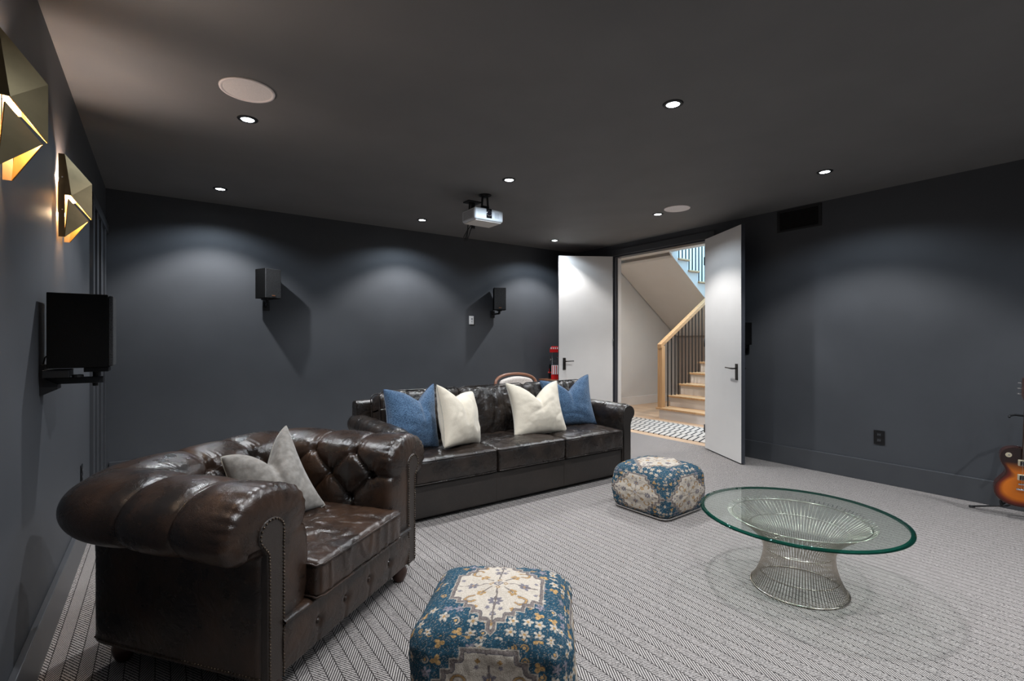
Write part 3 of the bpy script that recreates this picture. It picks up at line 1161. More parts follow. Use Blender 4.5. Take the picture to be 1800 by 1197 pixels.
# seat cushion
cw, cd, chh = HWC - .118, (YBK - .125) / 2 + .028, .074
verts, faces, info = rbox_arrays(cw, cd, chh, .028, (90, 90, 22))
out = []
for p in verts:
    x, y, z = p
    ux, uy = x / cw, y / cd
    cr = .020 * (1 - ux ** 4) * (1 - uy ** 4) * (1 if z > 0 else 0)
    wrn = .007 * fold(p, 6.0, 3, (1, 1, .6)) + .006 * fold(p, 13.0, 5) + .0015 * fold(p, 24.0, 7) + .006 * wrinkle(p, 4, 2)
    zz = z + cr
    if z > 0:
        zz -= wrn * (1 - ux ** 8) * (1 - uy ** 8)
    yy = y + (-.006 * fold(p, 10, 8, (1, 1, .4)) if y < -cd * .9 else 0)
    out.append((x, yy, zz))
cu = from_arrays('seat_cushion', out, faces, M['leather_seat'], CH)
cu.location = (0, (YBK - .125) / 2 - .026, .305 + chh)
bm = bmesh.new()
for zz in (chh - .012, -chh + .010):
    pts = []
    R_ = .03
    for (sx_, sy_, a0) in ((1, -1, -PI / 2), (1, 1, 0), (-1, 1, PI / 2), (-1, -1, PI)):
        for k in range(6):
            a = a0 + k / 5 * PI / 2
            pts.append((sx_ * (cw - R_) + R_ * math.cos(a), sy_ * (cd - R_) + R_ * math.sin(a), zz + .003 * math.sin(a * 5 + sx_)))
    tube(bm, pts, .0048, 6, closed=True)
obj('piping', bm, M['leather'], cu, smooth=True)
# bun feet
for (x, y) in ((-HWC - .03, .05), (HWC + .03, .05), (-HWC - .02, YBK + .0), (HWC + .02, YBK + .0)):
    bm = bmesh.new()
    lathe(bm, [(.022, 0), (.03, .01), (.042, .035), (.045, .06), (.036, .085), (.040, .10), (.040, .111)], 24, (x, y))
    obj('foot', bm, M['bunwood'], CH, smooth=True)

# ------------------------------------------------------------------ three seat sofa
SO = thing('leather_sofa', 'long dark brown leather three-seat sofa with rolled arms against the back of the room', 'sofa', (2.565, 3.8, 0))
ox_, oy_ = 2.565, 3.8
YS0, YS1 = 3.30 - oy_, 4.28 - oy_
SXL, SXR = 1.465 - ox_, 3.665 - ox_
# base
bm = bmesh.new()
bx(bm, SXL - .002, SXR + .002, YS0, YS1, .03, .275)
obj('base', bm, M['leather_sofa_flat'], SO, bevel=.014, seg=3)
# stitched seams on the base
bm = bmesh.new()
for xk in (2.2 - ox_, 2.92 - ox_):
    bx(bm, xk - .0015, xk + .0015, YS0 - .0015, YS0 + .002, .04, .26)
obj('seam', bm, M['leather_panel'], SO)


def sofa_arm(x_in, sg):
    """x_in inner face; sg +1 = right arm"""
    ys = np.linspace(YS0 - .012, YS1 - .02, 64)
    pf = [(0, .03), (0, .30), (0, .45), (0, .54), (-.008, .585)]
    cxx, czz, rr = .085, .615, .095
    for k in range(0, 19):
        a = PI * .98 - k / 18 * PI * 1.35
        pf.append((cxx + rr * math.cos(a), czz + rr * .92 * math.sin(a)))
    pf += [(.125, .52), (.12, .45), (.12, .3), (.12, .03)]
    cm = [0]
    for a, b in zip(pf, pf[1:]):
        cm.append(cm[-1] + math.hypot(b[0] - a[0], b[1] - a[1]))
    q = np.linspace(0, cm[-1], 90)
    qn = np.interp(q, cm, [a[0] for a in pf]); qz = np.interp(q, cm, [a[1] for a in pf])
    cx_, cz_ = .06, .4
    vs, fs = [], []
    for i, y in enumerate(ys):
        e = min(i, 63 - i)
        sh = [.022, .010, .004, .001][e] if e < 4 else 0
        for j in range(90):
            dn_ = qn[j] - (.085 if qz[j] > .52 else .06); dz_ = (qz[j] - .615) if qz[j] > .52 else 0
            L = math.hypot(dn_, dz_) or 1
            wv = .003 * wrinkle((qn[j], y, qz[j]), 9, 4)
            wv -= .003 * fold((qn[j], y, qz[j]), 9, 2, (1, 1.6, .5)) * (1 if qz[j] > .5 else .2)
            vs.append((x_in + sg * (qn[j] - dn_ / L * (sh - wv)), y, qz[j] - dz_ / L * (sh - wv)))
    for i in range(63):
        for j in range(89):
            a = i * 90 + j
            fs.append((a, a + 1, a + 91, a + 90))
    nv_ = len(vs)
    fs.append(tuple(range(0, 90))); fs.append(tuple(range(63 * 90, 64 * 90))[::-1])
    o = from_arrays('arm', vs, fs, M['leather_sofa'], SO)
    bmm = bmesh.new(); bmm.from_mesh(o.data); bmesh.ops.recalc_face_normals(bmm, faces=bmm.faces); bmm.to_mesh(o.data); bmm.free()
    for p in o.data.polygons:
        p.use_smooth = len(p.vertices) < 6
    bm = bmesh.new()
    out_ = []
    for k in range(0, 22):
        a = PI * .93 - k / 21 * PI * 1.25
        out_.append((cxx + .078 * math.cos(a), czz + .072 * math.sin(a)))
    out_ += [(.108, .50), (.108, .04), (.012, .04), (.012, .56)]
    prism(bm, [(x_in + sg * a, b) for a, b in out_], YS0 - .022, YS0 - .008)
    obj('arm_front', bm, M['leather_sofa_flat'], SO, bevel=.005)


sofa_arm(SXR, 1)
sofa_arm(SXL, -1)
# back frame
bm = bmesh.new()
prism(bm, [(YS1 - .20, .27), (YS1 - .13, .80), (YS1 - .10, .815), (YS1 - .02, .81), (YS1, .79), (YS1, .03), (YS1 - .10, .03), (YS1 - .10, .27)], SXL - .12, SXR + .12, 'yz')
obj('back_frame', bm, M['leather_sofa'], SO, bevel=.018, seg=4)
# seat cushions
xb = [1.47 - ox_, 2.195 - ox_, 2.915 - ox_, 3.66 - ox_]
for k in range(3):
    hw = (xb[k + 1] - xb[k]) / 2 - .003
    verts, faces, info = rbox_arrays(hw, .36, .092, .03, (64, 56, 18))
    out = []
    for p in verts:
        x, y, z = p
        ux, uy = x / hw, y / .36
        zz = z + (.028 * (1 - ux ** 4) * (1 - uy ** 4) if z > 0 else 0)
        pw = (p[0] + k * 3, p[1], p[2])
        wrn = .008 * fold(pw, 4.5, 13, (1, .7, .4)) + .006 * fold(pw, 12.0, 15, (.7, 1.4, 1)) + .006 * wrinkle(pw, 5, 12)
        if z > 0:
            zz -= wrn * (1 - ux ** 8) * (1 - uy ** 8)
        yy = y - .005 * wrinkle(pw, 9, 3) * (1 if y < 0 else 0) - (.010 * (1 - ux ** 4) * (1 - (z / .092) ** 2) if y < -.3 else 0)
        out.append((x, yy, zz))
    cu = from_arrays('seat_cushion', out, faces, M['leather_sofa'], SO)
    cu.location = ((xb[k] + xb[k + 1]) / 2, YS0 - .035 + .36, .278 + .092)
    bm = bmesh.new()
    for zz in (.082, -.082):
        pts = []
        for (sx_, sy_, a0) in ((1, -1, -PI / 2), (1, 1, 0), (-1, 1, PI / 2), (-1, -1, PI)):
            for q in range(5):
                a = a0 + q / 4 * PI / 2
                pts.append((sx_ * (hw - .03) + .027 * math.cos(a), sy_ * .331 + .029 * math.sin(a) - (.0), zz))
        tube(bm, pts, .0045, 6, closed=True)
    obj('piping', bm, M['leather_sofa'], cu, smooth=True)
# back cushions, leaning
for k in range(3):
    hw = (xb[k + 1] - xb[k]) / 2 + (.012 if k != 1 else 0.0)
    verts, faces, info = rbox_arrays(hw, .115, .235, .05, (70, 22, 56))
    out = []
    for p in verts:
        x, y, z = p
        ux, uz = x / hw, z / .235
        pw = (p[0] + k * 5 + 1, p[1], p[2])
        ed = (1 - ux ** 6) * (1 - uz ** 6)
        yy = y
        if y < 0:
            yy -= .045 * (1 - ux ** 2) * (1 - uz ** 2) + .0
            yy += (.016 * fold(pw, 4.0, 23, (1.4, 1, .5)) + .009 * fold(pw, 9.0, 25, (1.7, 1, .3)) + .004 * fold(pw, 19.0, 29, (1.7, 1, .3)) + .012 * wrinkle(pw, 5, 22)) * ed
        zz = z + (.012 * wrinkle(pw, 6, 5) if z > 0 else 0) - (.02 * ux ** 4 if z > .1 else 0)
        if z > .15:
            zz -= .010 * fold(pw, 9, 9, (1.5, .6, 1)) * (1 - ux ** 4)
        out.append((x, yy, zz))
    cu = from_arrays('back_cushion', out, faces, M['leather_sofa'], SO)
    cu.location = ((xb[k] + xb[k + 1]) / 2 + (-.012, 0, .012)[k], YS1 - .29 - .03, .66)
    cu.rotation_euler = (math.radians(-11), 0, (.0, .01, -.01)[k])
    bm = bmesh.new()
    for yy in (-.098, .098):
        pts = []
        for (sx_, sz_, a0) in ((1, -1, -PI / 2), (1, 1, 0), (-1, 1, PI / 2), (-1, -1, PI)):
            for q in range(5):
                a = a0 + q / 4 * PI / 2
                pts.append((sx_ * (hw - .05) + .05 * math.cos(a), yy, sz_ * .185 + .05 * math.sin(a)))
        tube(bm, pts, .0045, 6, closed=True)
    obj('piping', bm, M['leather_sofa'], cu, smooth=True)
for (x, y) in ((SXL + .0, YS0 + .06), (SXR - .0, YS0 + .06), (SXL, YS1 - .06), (SXR, YS1 - .06)):
    bm = bmesh.new(); lathe(bm, [(.025, 0), (.028, .031)], 20, (x, y)); obj('foot', bm, M['bunwood'], SO)


# ------------------------------------------------------------------ scatter cushions
def pillow(name, label, m, seam_m, base, w_, h_, T_, chop, lean, rz, twist=0.0, seed=1, ear=(0, 0), rope=True, chopx=0.0, taper=0.0):
    """base = point on the seat below the middle of the lower edge"""
    t = thing(name, label, 'cushion', base, rz, 'scatter cushions')
    n = 56
    u = np.linspace(-1, 1, n)
    vs = []
    edge = {}

    def shape(a, b, side):
        # outline: edges bow in, corners stay pointed
        x = a * w_ / 2 * (1 - .14 * (1 - b * b)) * (1 - .035 * (abs(a) * abs(b)) ** 10)
        z = b * h_ / 2 * (1 - .08 * (1 - a * a)) * (1 - .035 * (abs(a) * abs(b)) ** 10)
        top = max(0, (b + 1) / 2)
        x *= 1 - taper * top
        g = math.exp(-((a - chopx) / .42) ** 2)
        z -= chop * math.exp(-abs((a - chopx) / .36) ** 1.4) * top ** 1.8
        z += (ear[0] if a < 0 else ear[1]) * abs(a) * top ** 3
        th = T_ * (max(0, (1 - a * a)) * max(0, (1 - b * b))) ** .46
        th *= 1 - .30 * math.exp(-((a - chopx) / .10) ** 2) * top ** 2
        p = (x, z, side)
        th += .010 * wrinkle((x * 1.3, z * 1.3, side), 5, seed) * (1 - a ** 8) * (1 - b ** 8)
        cr = fold((x, z, side * .3), 4.5, seed + 3, (1, 1, 1)) * .007 * (1 - a ** 6) * (1 - b ** 6)
        y = side * (th - cr)
        # slumps backwards at the top
        return x, y, z
    for side in (-1, 1):
        for a in u:
            for b in u:
                x, y, z = shape(a, b, side)
                vs.append((x, y, z + h_ / 2))
    fs = []
    for sd_ in range(2):
        o_ = sd_ * n * n
        for i in range(n - 1):
            for j in range(n - 1):
                q = o_ + i * n + j
                f = (q, q + n, q + n + 1, q + 1)
                fs.append(f if sd_ == 0 else f[::-1])
    o = from_arrays('cushion_cover', vs, fs, m, t)
    bmm = bmesh.new(); bmm.from_mesh(o.data); bmesh.ops.remove_doubles(bmm, verts=bmm.verts, dist=.0004); bmm.to_mesh(o.data); bmm.free()
    for p in o.data.polygons:
        p.use_smooth = True
    pts = []
    for a in u: pts.append(shape(a, -1, 0))
    for b in u[1:]: pts.append(shape(1, b, 0))
    for a in u[::-1][1:]: pts.append(shape(a, 1, 0))
    for b in u[::-1][1:-1]: pts.append(shape(-1, b, 0))
    bm = bmesh.new(); tube(bm, [(x, 0, z + h_ / 2) for x, y, z in pts], .0028, 6, closed=True)
    s = obj('seam', bm, seam_m, t, smooth=True)
    for ob in (o, s):
        ob.rotation_euler = (lean, twist, 0)
    return t


# (positions are the points where the lower edges meet the seats)
pillow('scatter_cushion', 'blue chenille cushion at the left end of the sofa, leftmost of the sofa cushions', M['blue'], M['bluedark'],
       (1.60, 3.56, .475), .49, .48, .125, .10, math.radians(-18), math.radians(8), math.radians(7), 1, (0.0, .085), chopx=.28)
pillow('scatter_cushion', 'cream cushion standing turned beside the leftmost blue cushion on the sofa', M['cream'], M['seam'],
       (1.98, 3.46, .475), .49, .46, .125, .06, math.radians(-14), math.radians(24), math.radians(6), 2, (.05, .0), chopx=-.2)
pillow('scatter_cushion', 'cream cushion with a deep centre dent in front of the right blue cushion', M['cream'], M['seam'],
       (2.85, 3.53, .455), .59, .49, .125, .13, math.radians(-20), math.radians(-6), 0, 3, (0.03, .03))
pillow('scatter_cushion', 'blue chenille cushion against the right arm of the sofa, half behind a cream one', M['blue'], M['bluedark'],
       (3.36, 3.68, .465), .60, .49, .115, .12, math.radians(-18), math.radians(-12), 0, 4, (.0, .05), chopx=.05)
cg = pillow('scatter_cushion', 'light grey velvet cushion in the corner of the chesterfield armchair', M['grey_linen'], M['seam'],
            (0, 0, 0), .46, .42, .105, .11, math.radians(-24), math.radians(16), math.radians(-8), 5, (-.01, .055), chopx=.10, taper=.24)
cg.location = (.485, 2.59, .435)


# ------------------------------------------------------------------ kilim poufs
TEAL = np.array((0.018, 0.055, 0.085)); CREAM = np.array((0.50, 0.435, 0.365)); TAUPE = np.array((0.175, 0.145, 0.135)); TAN = np.array((0.36, 0.22, 0.095)); GREY = np.array((0.16, 0.145, 0.165))
TEAL2 = np.array((0.040, 0.10, 0.145))


def hsh(a, b):
    v = math.sin(a * 127.1 + b * 311.7) * 43758.5453
    return v - math.floor(v)


def star(du, dv, r, k, ph=0.0, depth=.45):
    d = math.hypot(du, dv)
    a = math.atan2(dv, du)
    return d < r * (1 - depth + depth * abs(math.cos(a * k / 2 + ph)))


MED = [(0.0, .76), (.36, .76)]
for _k in range(5):
    MED.append((.36 + .108 * _k, .76 - .135 * (_k + 1))); MED.append((.36 + .108 * (_k + 1), .76 - .135 * (_k + 1)))
MED += [(1.0, 0.0)]


def med_dist(x, y):
    """signed distance to the stepped medallion outline in one quadrant, positive inside"""
    best = 9.0
    inside = False
    lim = 0.0
    for (x0, y0), (x1, y1) in zip(MED, MED[1:]):
        vx, vy = x1 - x0, y1 - y0
        L2 = vx * vx + vy * vy
        q = min(1.0, max(0.0, ((x - x0) * vx + (y - y0) * vy) / L2))
        best = min(best, math.hypot(x - x0 - q * vx, y - y0 - q * vy))
        if x0 <= x <= x1 and x1 > x0:
            lim = y0 + (y1 - y0) * (x - x0) / (x1 - x0)
    inside = y < lim
    return best if inside else -best


def kilim(u, v, seed, vs_=1.0):
    """medallion with its long axis along u; u, v in -1..1 over one face"""
    au, av = abs(u), abs(v)
    jit = .010 * noise.noise(Vector((u * 14, v * 14, seed * 2.0)))
    au, av = abs(u + jit), abs(v + jit)
    d = med_dist(au, av * vs_)
    sp = noise.noise(Vector((u * 38 + seed, v * 38, seed * 3)))
    sp2 = noise.noise(Vector((u * 90, v * 90, seed)))
    if d < 0:
        # teal ground with scattered flowers, leaves and worn flecks
        c = TEAL * (1 + .6 * sp) + TEAL2 * .12
        g = .17
        iu, iv = math.floor(u / g), math.floor(v / g)
        for di in (-1, 0, 1):
            for dj in (-1, 0, 1):
                a, b = iu + di, iv + dj
                h1, h2, h3 = hsh(a + seed, b), hsh(a, b + 9 + seed), hsh(a + 5, b + 3 + seed)
                cu_, cv_ = (a + .3 + .4 * h1) * g, (b + .3 + .4 * h2) * g
                du, dv = u - cu_, v - cv_
                if h3 < .30:
                    if star(du, dv, .072, 5, h1 * 3, .66):
                        return CREAM * (.9 + .5 * sp) if math.hypot(du, dv) > .02 else TAN
                elif h3 < .52:
                    if star(du, dv, .072, 3 + 2 * (h1 > .5), h2 * 3, .72):
                        return TAN * (1.15 + .8 * sp) if h1 < .5 else GREY * (1.3 + sp)
                elif h3 < .70:
                    r_ = math.hypot(du, dv)
                    if .034 < r_ < .052 and math.atan2(dv, du) * (1 if h1 < .5 else -1) > -1.2:
                        return CREAM * .8 if h2 < .6 else TAN
                    if r_ < .02:
                        return TAN * 1.3
        if sp2 > .36:
            c = CREAM * .55 + TEAL * .3
        return c
    bd = d
    if bd < .014:
        return CREAM * .8
    if bd < .060:
        return TAUPE * (1.0 + .5 * sp)
    if bd < .070:
        return GREY * .6
    c = CREAM * (1 + .05 * sp)
    # centre rosette
    if .045 < au + av < .075 or (au + av < .02):
        return GREY
    for (a, b) in ((.10, 0), (0, .10)):
        if .022 < abs(au - a) + abs(av - b) < .042:
            return TAN * .8
        if abs(au - a) + abs(av - b) <= .022:
            return CREAM
    # stems
    if (av < .011 and .13 < au < .80) or (au < .010 and .13 < av < .55):
        return TAUPE * .9
    if abs(au - av) < .012 and .08 < au < .22:
        return TAUPE * .9
    # grey palmettes on the stems
    if star(au - .40, av, .105, 8, 0, .5):
        return GREY if math.hypot(au - .40, av) > .028 else CREAM
    if star(au, av - .36, .095, 6, PI / 2, .5):
        return GREY * 1.1 if math.hypot(au, av - .36) > .025 else TAN * 1.3
    if star(au - .66, av, .05, 4, PI / 4, .4):
        return GREY if math.hypot(au - .66, av) > .018 else CREAM
    if star(au - .80, av, .040, 4, 0, .3):
        return TAN
    if star(au - .56, av - .085, .035, 5, 0, .5) or star(au - .14, av - .52, .032, 5, 1, .5):
        return GREY * 1.2
    # tan flowers on the diagonals
    dd = math.hypot(au - .215, av - .215)
    if star(au - .215, av - .215, .068, 5, .4, .35):
        return TAN if dd > .02 else CREAM
    # hooks
    du, dv = au - .36, av - .33
    r_ = math.hypot(du, dv)
    th = math.atan2(dv, du)
    if .055 < r_ < .10 and not (-2.6 < th < -1.1):
        return TAN * 1.05 if .065 < r_ < .09 else TAUPE
    if star(au - .55, av - .24, .04, 4, .4, .4):
        return TAN
    if star(au - .13, av - .60, .035, 4, .0, .4):
        return TAN * .9
    return c


def pouf(label, loc, rz, hw, hd, hh, top_axis, seed, nres):
    t = thing('kilim_pouf', label, 'pouf', loc, rz, 'patterned poufs')
    verts, faces, info = rbox_arrays(hw, hd, hh, .075, (nres, nres, int(nres * hh / hw)))
    out, cols = [], []
    for p, (fi, a, b) in zip(verts, info):
        x, y, z = p
        ux, uy, uz = x / hw, y / hd, z / hh
        # soft, overstuffed sides
        sw_ = 1 + .06 * (1 - uz * uz) + .012 * math.sin(uz * 6 + seed)
        cr = .030 * (1 - ux ** 2) * (1 - uy ** 2) if z > 0 else 0
        pin = -.012 * (abs(ux) ** 3 * abs(uy) ** 3) if z > 0 else 0
        wv = .008 * wrinkle(p, 5, seed) + .004 * wrinkle(p, 14, seed + 2)
        nxx = np.array((ux ** 5, uy ** 5, uz ** 5)); L = np.linalg.norm(nxx) or 1
        q = np.array((x * sw_, y * sw_, z + cr + pin)) + nxx / L * wv
        q[2] = max(q[2], -hh + 0.0005)
        out.append(q)
    # colour by face; each face is one panel of cloth
    me_faces = faces
    o = from_arrays('pouf_cover', out, me_faces, M['kilim'], t)
    ca = o.data.color_attributes.new('Col', 'FLOAT_COLOR', 'POINT')
    arr = np.zeros((len(out), 4), np.float32); arr[:, 3] = 1
    for i, (fi, a, b) in enumerate(info):
        x, y, z = verts[i]
        if fi in (0, 1):
            u_, v_ = (a, b) if top_axis == 0 else (b, a)
        else:
            u_, v_ = a, b
            if fi in (2, 3):      # a = y, b = z
                u_, v_ = a, b
        arr[i, :3] = np.clip(kilim(u_, v_ * (1.0 if fi in (0, 1) else .93), seed + fi, 1.2 if fi in (0, 1) else 1.0), 0, 1)
    ca.data.foreach_set('color', arr.ravel())
    o.location = (0, 0, hh)
    # welt cord at the bottom seam
    bm = bmesh.new()
    pts = []
    for (sx_, sy_, a0) in ((1, -1, -PI / 2), (1, 1, 0), (-1, 1, PI / 2), (-1, -1, PI)):
        for q in range(6):
            a = a0 + q / 5 * PI / 2
            pts.append((sx_ * (hw - .075) + .062 * math.cos(a), sy_ * (hd - .075) + .062 * math.sin(a), .014))
    tube(bm, pts, .006, 6, closed=True)
    obj('welt', bm, M['welt'], t, smooth=True)
    return t


pouf('blue and cream patterned pouf in the foreground, the nearer and larger in the picture', (0.965, 1.435, 0), math.radians(-41), .250, .240, .220, 1, 3, 210)
pouf('blue and cream patterned pouf between the sofa and the glass table', (3.23, 2.53, 0), math.radians(2), .262, .262, .172, 0, 8, 150)

# ------------------------------------------------------------------ wire coffee table
TB = thing('wire_coffee_table', 'round glass-topped coffee table on a flared nickel wire base', 'coffee table', (2.80, 1.27, 0))
GZ = .385
bm = bmesh.new()
lathe(bm, [(.4735, GZ), (.4735, GZ + .0125)], 96)
obj('glass_top', bm, M['glass'], TB, label='clear glass disc')
bm = bmesh.new()
lathe(bm, [(.4740, GZ), (.490, GZ + .0005), (.4940, GZ + .003), (.4940, GZ + .0085), (.4740, GZ + .0125)], 96, cap=False)
obj('glass_edge', bm, M['glass_edge'], TB, smooth=True, label='green bevelled glass rim')
NW = 92


def wire_r(z):
    f = z / GZ
    return None


Rb, Rw, Rt = .232, .168, .36
zz = np.linspace(.006, GZ - .004, 17)
def rprof(z):
    f = z / GZ
    fw = .52
    if f < fw:
        return Rw + (Rb - Rw) * ((fw - f) / fw) ** 2.0
    return Rw + (Rt - Rw) * ((f - fw) / (1 - fw)) ** 1.75


for k in range(NW):
    a = 2 * PI * k / NW
    bm = bmesh.new()
    pts = []
    for z in zz:
        r = rprof(z)
        tw = a + .10 * (z / GZ - .5)
        pts.append((r * math.cos(tw), r * math.sin(tw), z))
    tube(bm, pts, .0022, 5)
    obj('wire', bm, M['nickel'], TB, smooth=True)
for (z, r_, thk) in ((.005, Rb, .004), (.075, rprof(.075) - .004, .003), (.20, Rw - .005, .0035), (.31, rprof(.31) - .005, .003), (GZ - .016, rprof(GZ - .016) - .006, .0035)):
    bm = bmesh.new()
    tube(bm, [(r_ * math.cos(2 * PI * k / 96), r_ * math.sin(2 * PI * k / 96), z) for k in range(96)], thk, 8, closed=True)
    obj('ring', bm, M['nickel'], TB, smooth=True)

# ------------------------------------------------------------------ wall sconces
def sconce(y, label):
    t = thing('wall_sconce', label, 'wall light', (XL, y, 2.045), 0, 'folded brass wall sconces')
    hw, x0, x1 = .088, .030, .125
    A, Mm, D_ = .205, .0, -.205
    B, Cc = .095, -.095
    bm = bmesh.new()
    for s in (-1, 1):
        # side strip standing off the wall
        bx(bm, .006, x0, s * hw - .001, s * hw + .001, D_, A)
    obj('side_plate', bm, M['brass'], t)
    bm = bmesh.new()
    for s in (-1, 1):
        for zq in (.09, -.07):
            bmesh.ops.create_uvsphere(bm, u_segments=8, v_segments=6, radius=.0035, matrix=Matrix.Translation((.021, s * (hw + .001), zq)))
    obj('screw', bm, M['chrome'], t, smooth=True)

    def facet(bm, pts, th=.0016):
        n_ = (Vector(pts[1]) - Vector(pts[0])).cross(Vector(pts[2]) - Vector(pts[0])).normalized() * th
        va = [bm.verts.new(Vector(p)) for p in pts]; vb = [bm.verts.new(Vector(p) - n_) for p in pts]
        bm.faces.new(va); bm.faces.new(vb[::-1])
        for i in range(len(pts)):
            j = (i + 1) % len(pts)
            bm.faces.new((va[i], vb[i], vb[j], va[j]))
    for inner, mat_ in ((0, 'brass'), (1, 'brass_in')):
        bm = bmesh.new()
        dx = -.0022 * inner
        for s in (-1, 1):
            mx_ = x0 + .024
            top = [(x0 + dx, s * hw, A), (x1 + dx, 0, B), (mx_ + dx, s * (hw - .004), Mm + .004)]
            mid = [(mx_ + dx, s * (hw - .004), Mm + .004), (x1 + dx, 0, B), (x1 + dx, 0, Cc + .004)]
            gus = [(x0 + dx, s * hw, A), (mx_ + dx, s * (hw - .004), Mm + .004), (x0 + dx, s * hw, Mm + .004)]
            low = [(x0 + .014 + dx, s * (hw - .002), Mm - .014), (x1 - .012 + dx, s * .004, Cc - .004), (x0 + dx, s * hw, D_)]
            for f_ in (top, mid, gus, low):
                facet(bm, f_ if s == 1 else f_[::-1])
        obj('brass_shade' if not inner else 'shade_lining', bm, M[mat_], t)
    bm = box(.001, .010, -.05, .05, -.08, .08); obj('back_plate', bm, M['brass'], t, bevel=.002)
    bm = bmesh.new(); bmesh.ops.create_uvsphere(bm, u_segments=16, v_segments=10, radius=.016, matrix=Matrix.Translation((.05, 0, 0)))
    obj('bulb', bm, M['bulb'], t, smooth=True)
    l = bpy.data.lights.new('sconce_glow', 'POINT'); l.energy = SCONCE_E * 1.5; l.color = (1, .84, .74); l.shadow_soft_size = .02
    o = bpy.data.objects.new('sconce_glow', l); C.objects.link(o); o.parent = t; o.location = (.032, 0, .105)
    l = bpy.data.lights.new('sconce_low_glow', 'POINT'); l.energy = SCONCE_E * .3; l.color = (1, .7, .4); l.shadow_soft_size = .01
    o = bpy.data.objects.new('sconce_low_glow', l); C.objects.link(o); o.parent = t; o.location = (.045, 0, -.08)
    return t


sconce(2.13, 'folded brass wall sconce cut by the left edge of the picture, the nearer one')
sconce(3.27 + .085, 'folded brass wall sconce above the black speaker on the left wall')


# ------------------------------------------------------------------ speakers
def wall_speaker(label, loc, rz, hw, hd, hh, mount_to, marks=True, group='black wall speakers'):
    """local -y is the front; loc is the centre of the cabinet"""
    t = thing('wall_speaker', label, 'speaker', loc, rz, group)
    bm = box(-hw, hw, -hd + .018, hd, -hh, hh); obj('cabinet', bm, M['speaker_box'], t, bevel=.004)
    bm = box(-hw + .003, hw - .003, -hd, -hd + .017, -hh + .003, hh - .003); g_ = obj('grille', bm, M['grille'], t, bevel=.004)
    if marks:
        bm = box(-.018, .018, -hd - .002, -hd + .001, -hh + .022, -hh + .034); obj('badge', bm, simple('copper badge', (.45, .2, .1), .4, .6), g_)
    # bracket down to the wall
    R = Matrix.Rotation(-rz, 3, 'Z')
    w_ = R @ (Vector(mount_to) - Vector(loc))
    bm = bmesh.new()
    bx(bm, -.03, .03, -.02, hd - .01, -hh - .012, -hh)
    tube(bm, [(0, .02, -hh - .01), (0, .02, -hh - .05)], .016, 12)
    tube(bm, [(0, .02, -hh - .045), (w_.x, w_.y, w_.z)], .013, 10)
    obj('bracket', bm, M['metal_black'], t)
    bm = bmesh.new()
    bx(bm, -.035, .035, -.008, .0, -.05, .05)
    pl = obj('mount_plate', bm, M['metal_black'], t, bevel=.002)
    pl.location = w_
    return t


wall_speaker('black wall speaker on the back wall above the armchair, the left one of that wall', (.925, 5.74, 1.925), math.radians(22), .088, .095, .155, (.93, 5.902, 1.70), marks=True)
p = wall_speaker('black wall speaker on the back wall right of the white wall control', (3.885, 5.76, 1.91), math.radians(-28), .085, .09, .155, (3.86, 5.902, 1.70))
# fix the plate orientation to the wall
for o in bpy.data.objects:
    if o.name.startswith('mount_plate'):
        o.rotation_euler = (0, 0, -o.parent.rotation_euler.z)

# large speaker on the left wall
t = thing('wall_speaker', 'large black box speaker with speckled grille on an arm bracket on the left wall', 'speaker', (-.275, 2.885, 1.365), 0, 'black wall speakers')
bm = box(-.115, .085, -.085, .095, -.155, .165); obj('cabinet', bm, M['speaker_box'], t, bevel=.003)
bm = box(.086, .103, -.082, .093, -.150, .160); obj('grille', bm, M['grille'], t, bevel=.005)
bm = bmesh.new()
bx(bm, -.13, -.045, -.075, .06, -.195, -.162)
bx(bm, .0, .085, -.05, .06, -.175, -.156)
tube(bm, [(-.02, -.04, -.197), (-.02, -.04, -.185)], .02, 12)
tube(bm, [(.04, .0, -.21), (.04, .0, -.158)], .014, 12)
bx(bm, -.13, .065, -.025, .02, -.225, -.198)
tube(bm, [(.035, 0, -.24), (.035, 0, -.22)], .010, 10)
obj('bracket', bm, M['metal_black'], t, bevel=.002)
bm = bmesh.new(); prism(bm, [(-.141, -.14), (-.13, -.14), (-.125, -.20), (-.085, -.225), (-.085, -.245), (-.135, -.27), (-.141, -.27)], -.045, .045); obj('mount_plate', bm, M['metal_black'], t)
bm = bmesh.new()
tube(bm, [(-.139, .0, -.15), (-.13, -.0, -.11), (-.118, .0, -.095), (-.105, .0, -.11)], .003, 8)
obj('cable', bm, M['black'], t, smooth=True)

# speaker almost hidden by the right door leaf
t = thing('wall_speaker', 'black wall speaker mostly hidden behind the right door leaf', 'speaker', (5.33, 3.05, 1.40), 0, 'black wall speakers')
bm = box(-.06, .10, -.09, .09, -.12, .13); obj('cabinet', bm, M['speaker_box'], t, bevel=.003)
bm = bmesh.new(); bx(bm, .0, .14, -.03, .03, -.16, -.12); bx(bm, .128, .139, -.04, .04, -.22, -.10); obj('bracket', bm, M['metal_black'], t)

# white wall control on the back wall
t = thing('wall_control', 'small white wall control between the two back wall speakers', 'wall control', (3.512, YB, 1.61))
bm = box(-.035, .035, -.014, 0, -.058, .058); obj('plate', bm, M['plate_white'], t, bevel=.003)
bm = bmesh.new(); bx(bm, -.008, .014, -.0155, -.0135, .005, .028); bx(bm, -.002, .008, -.0155, -.0135, -.03, -.010); obj('button', bm, M['grey_mark'], t)

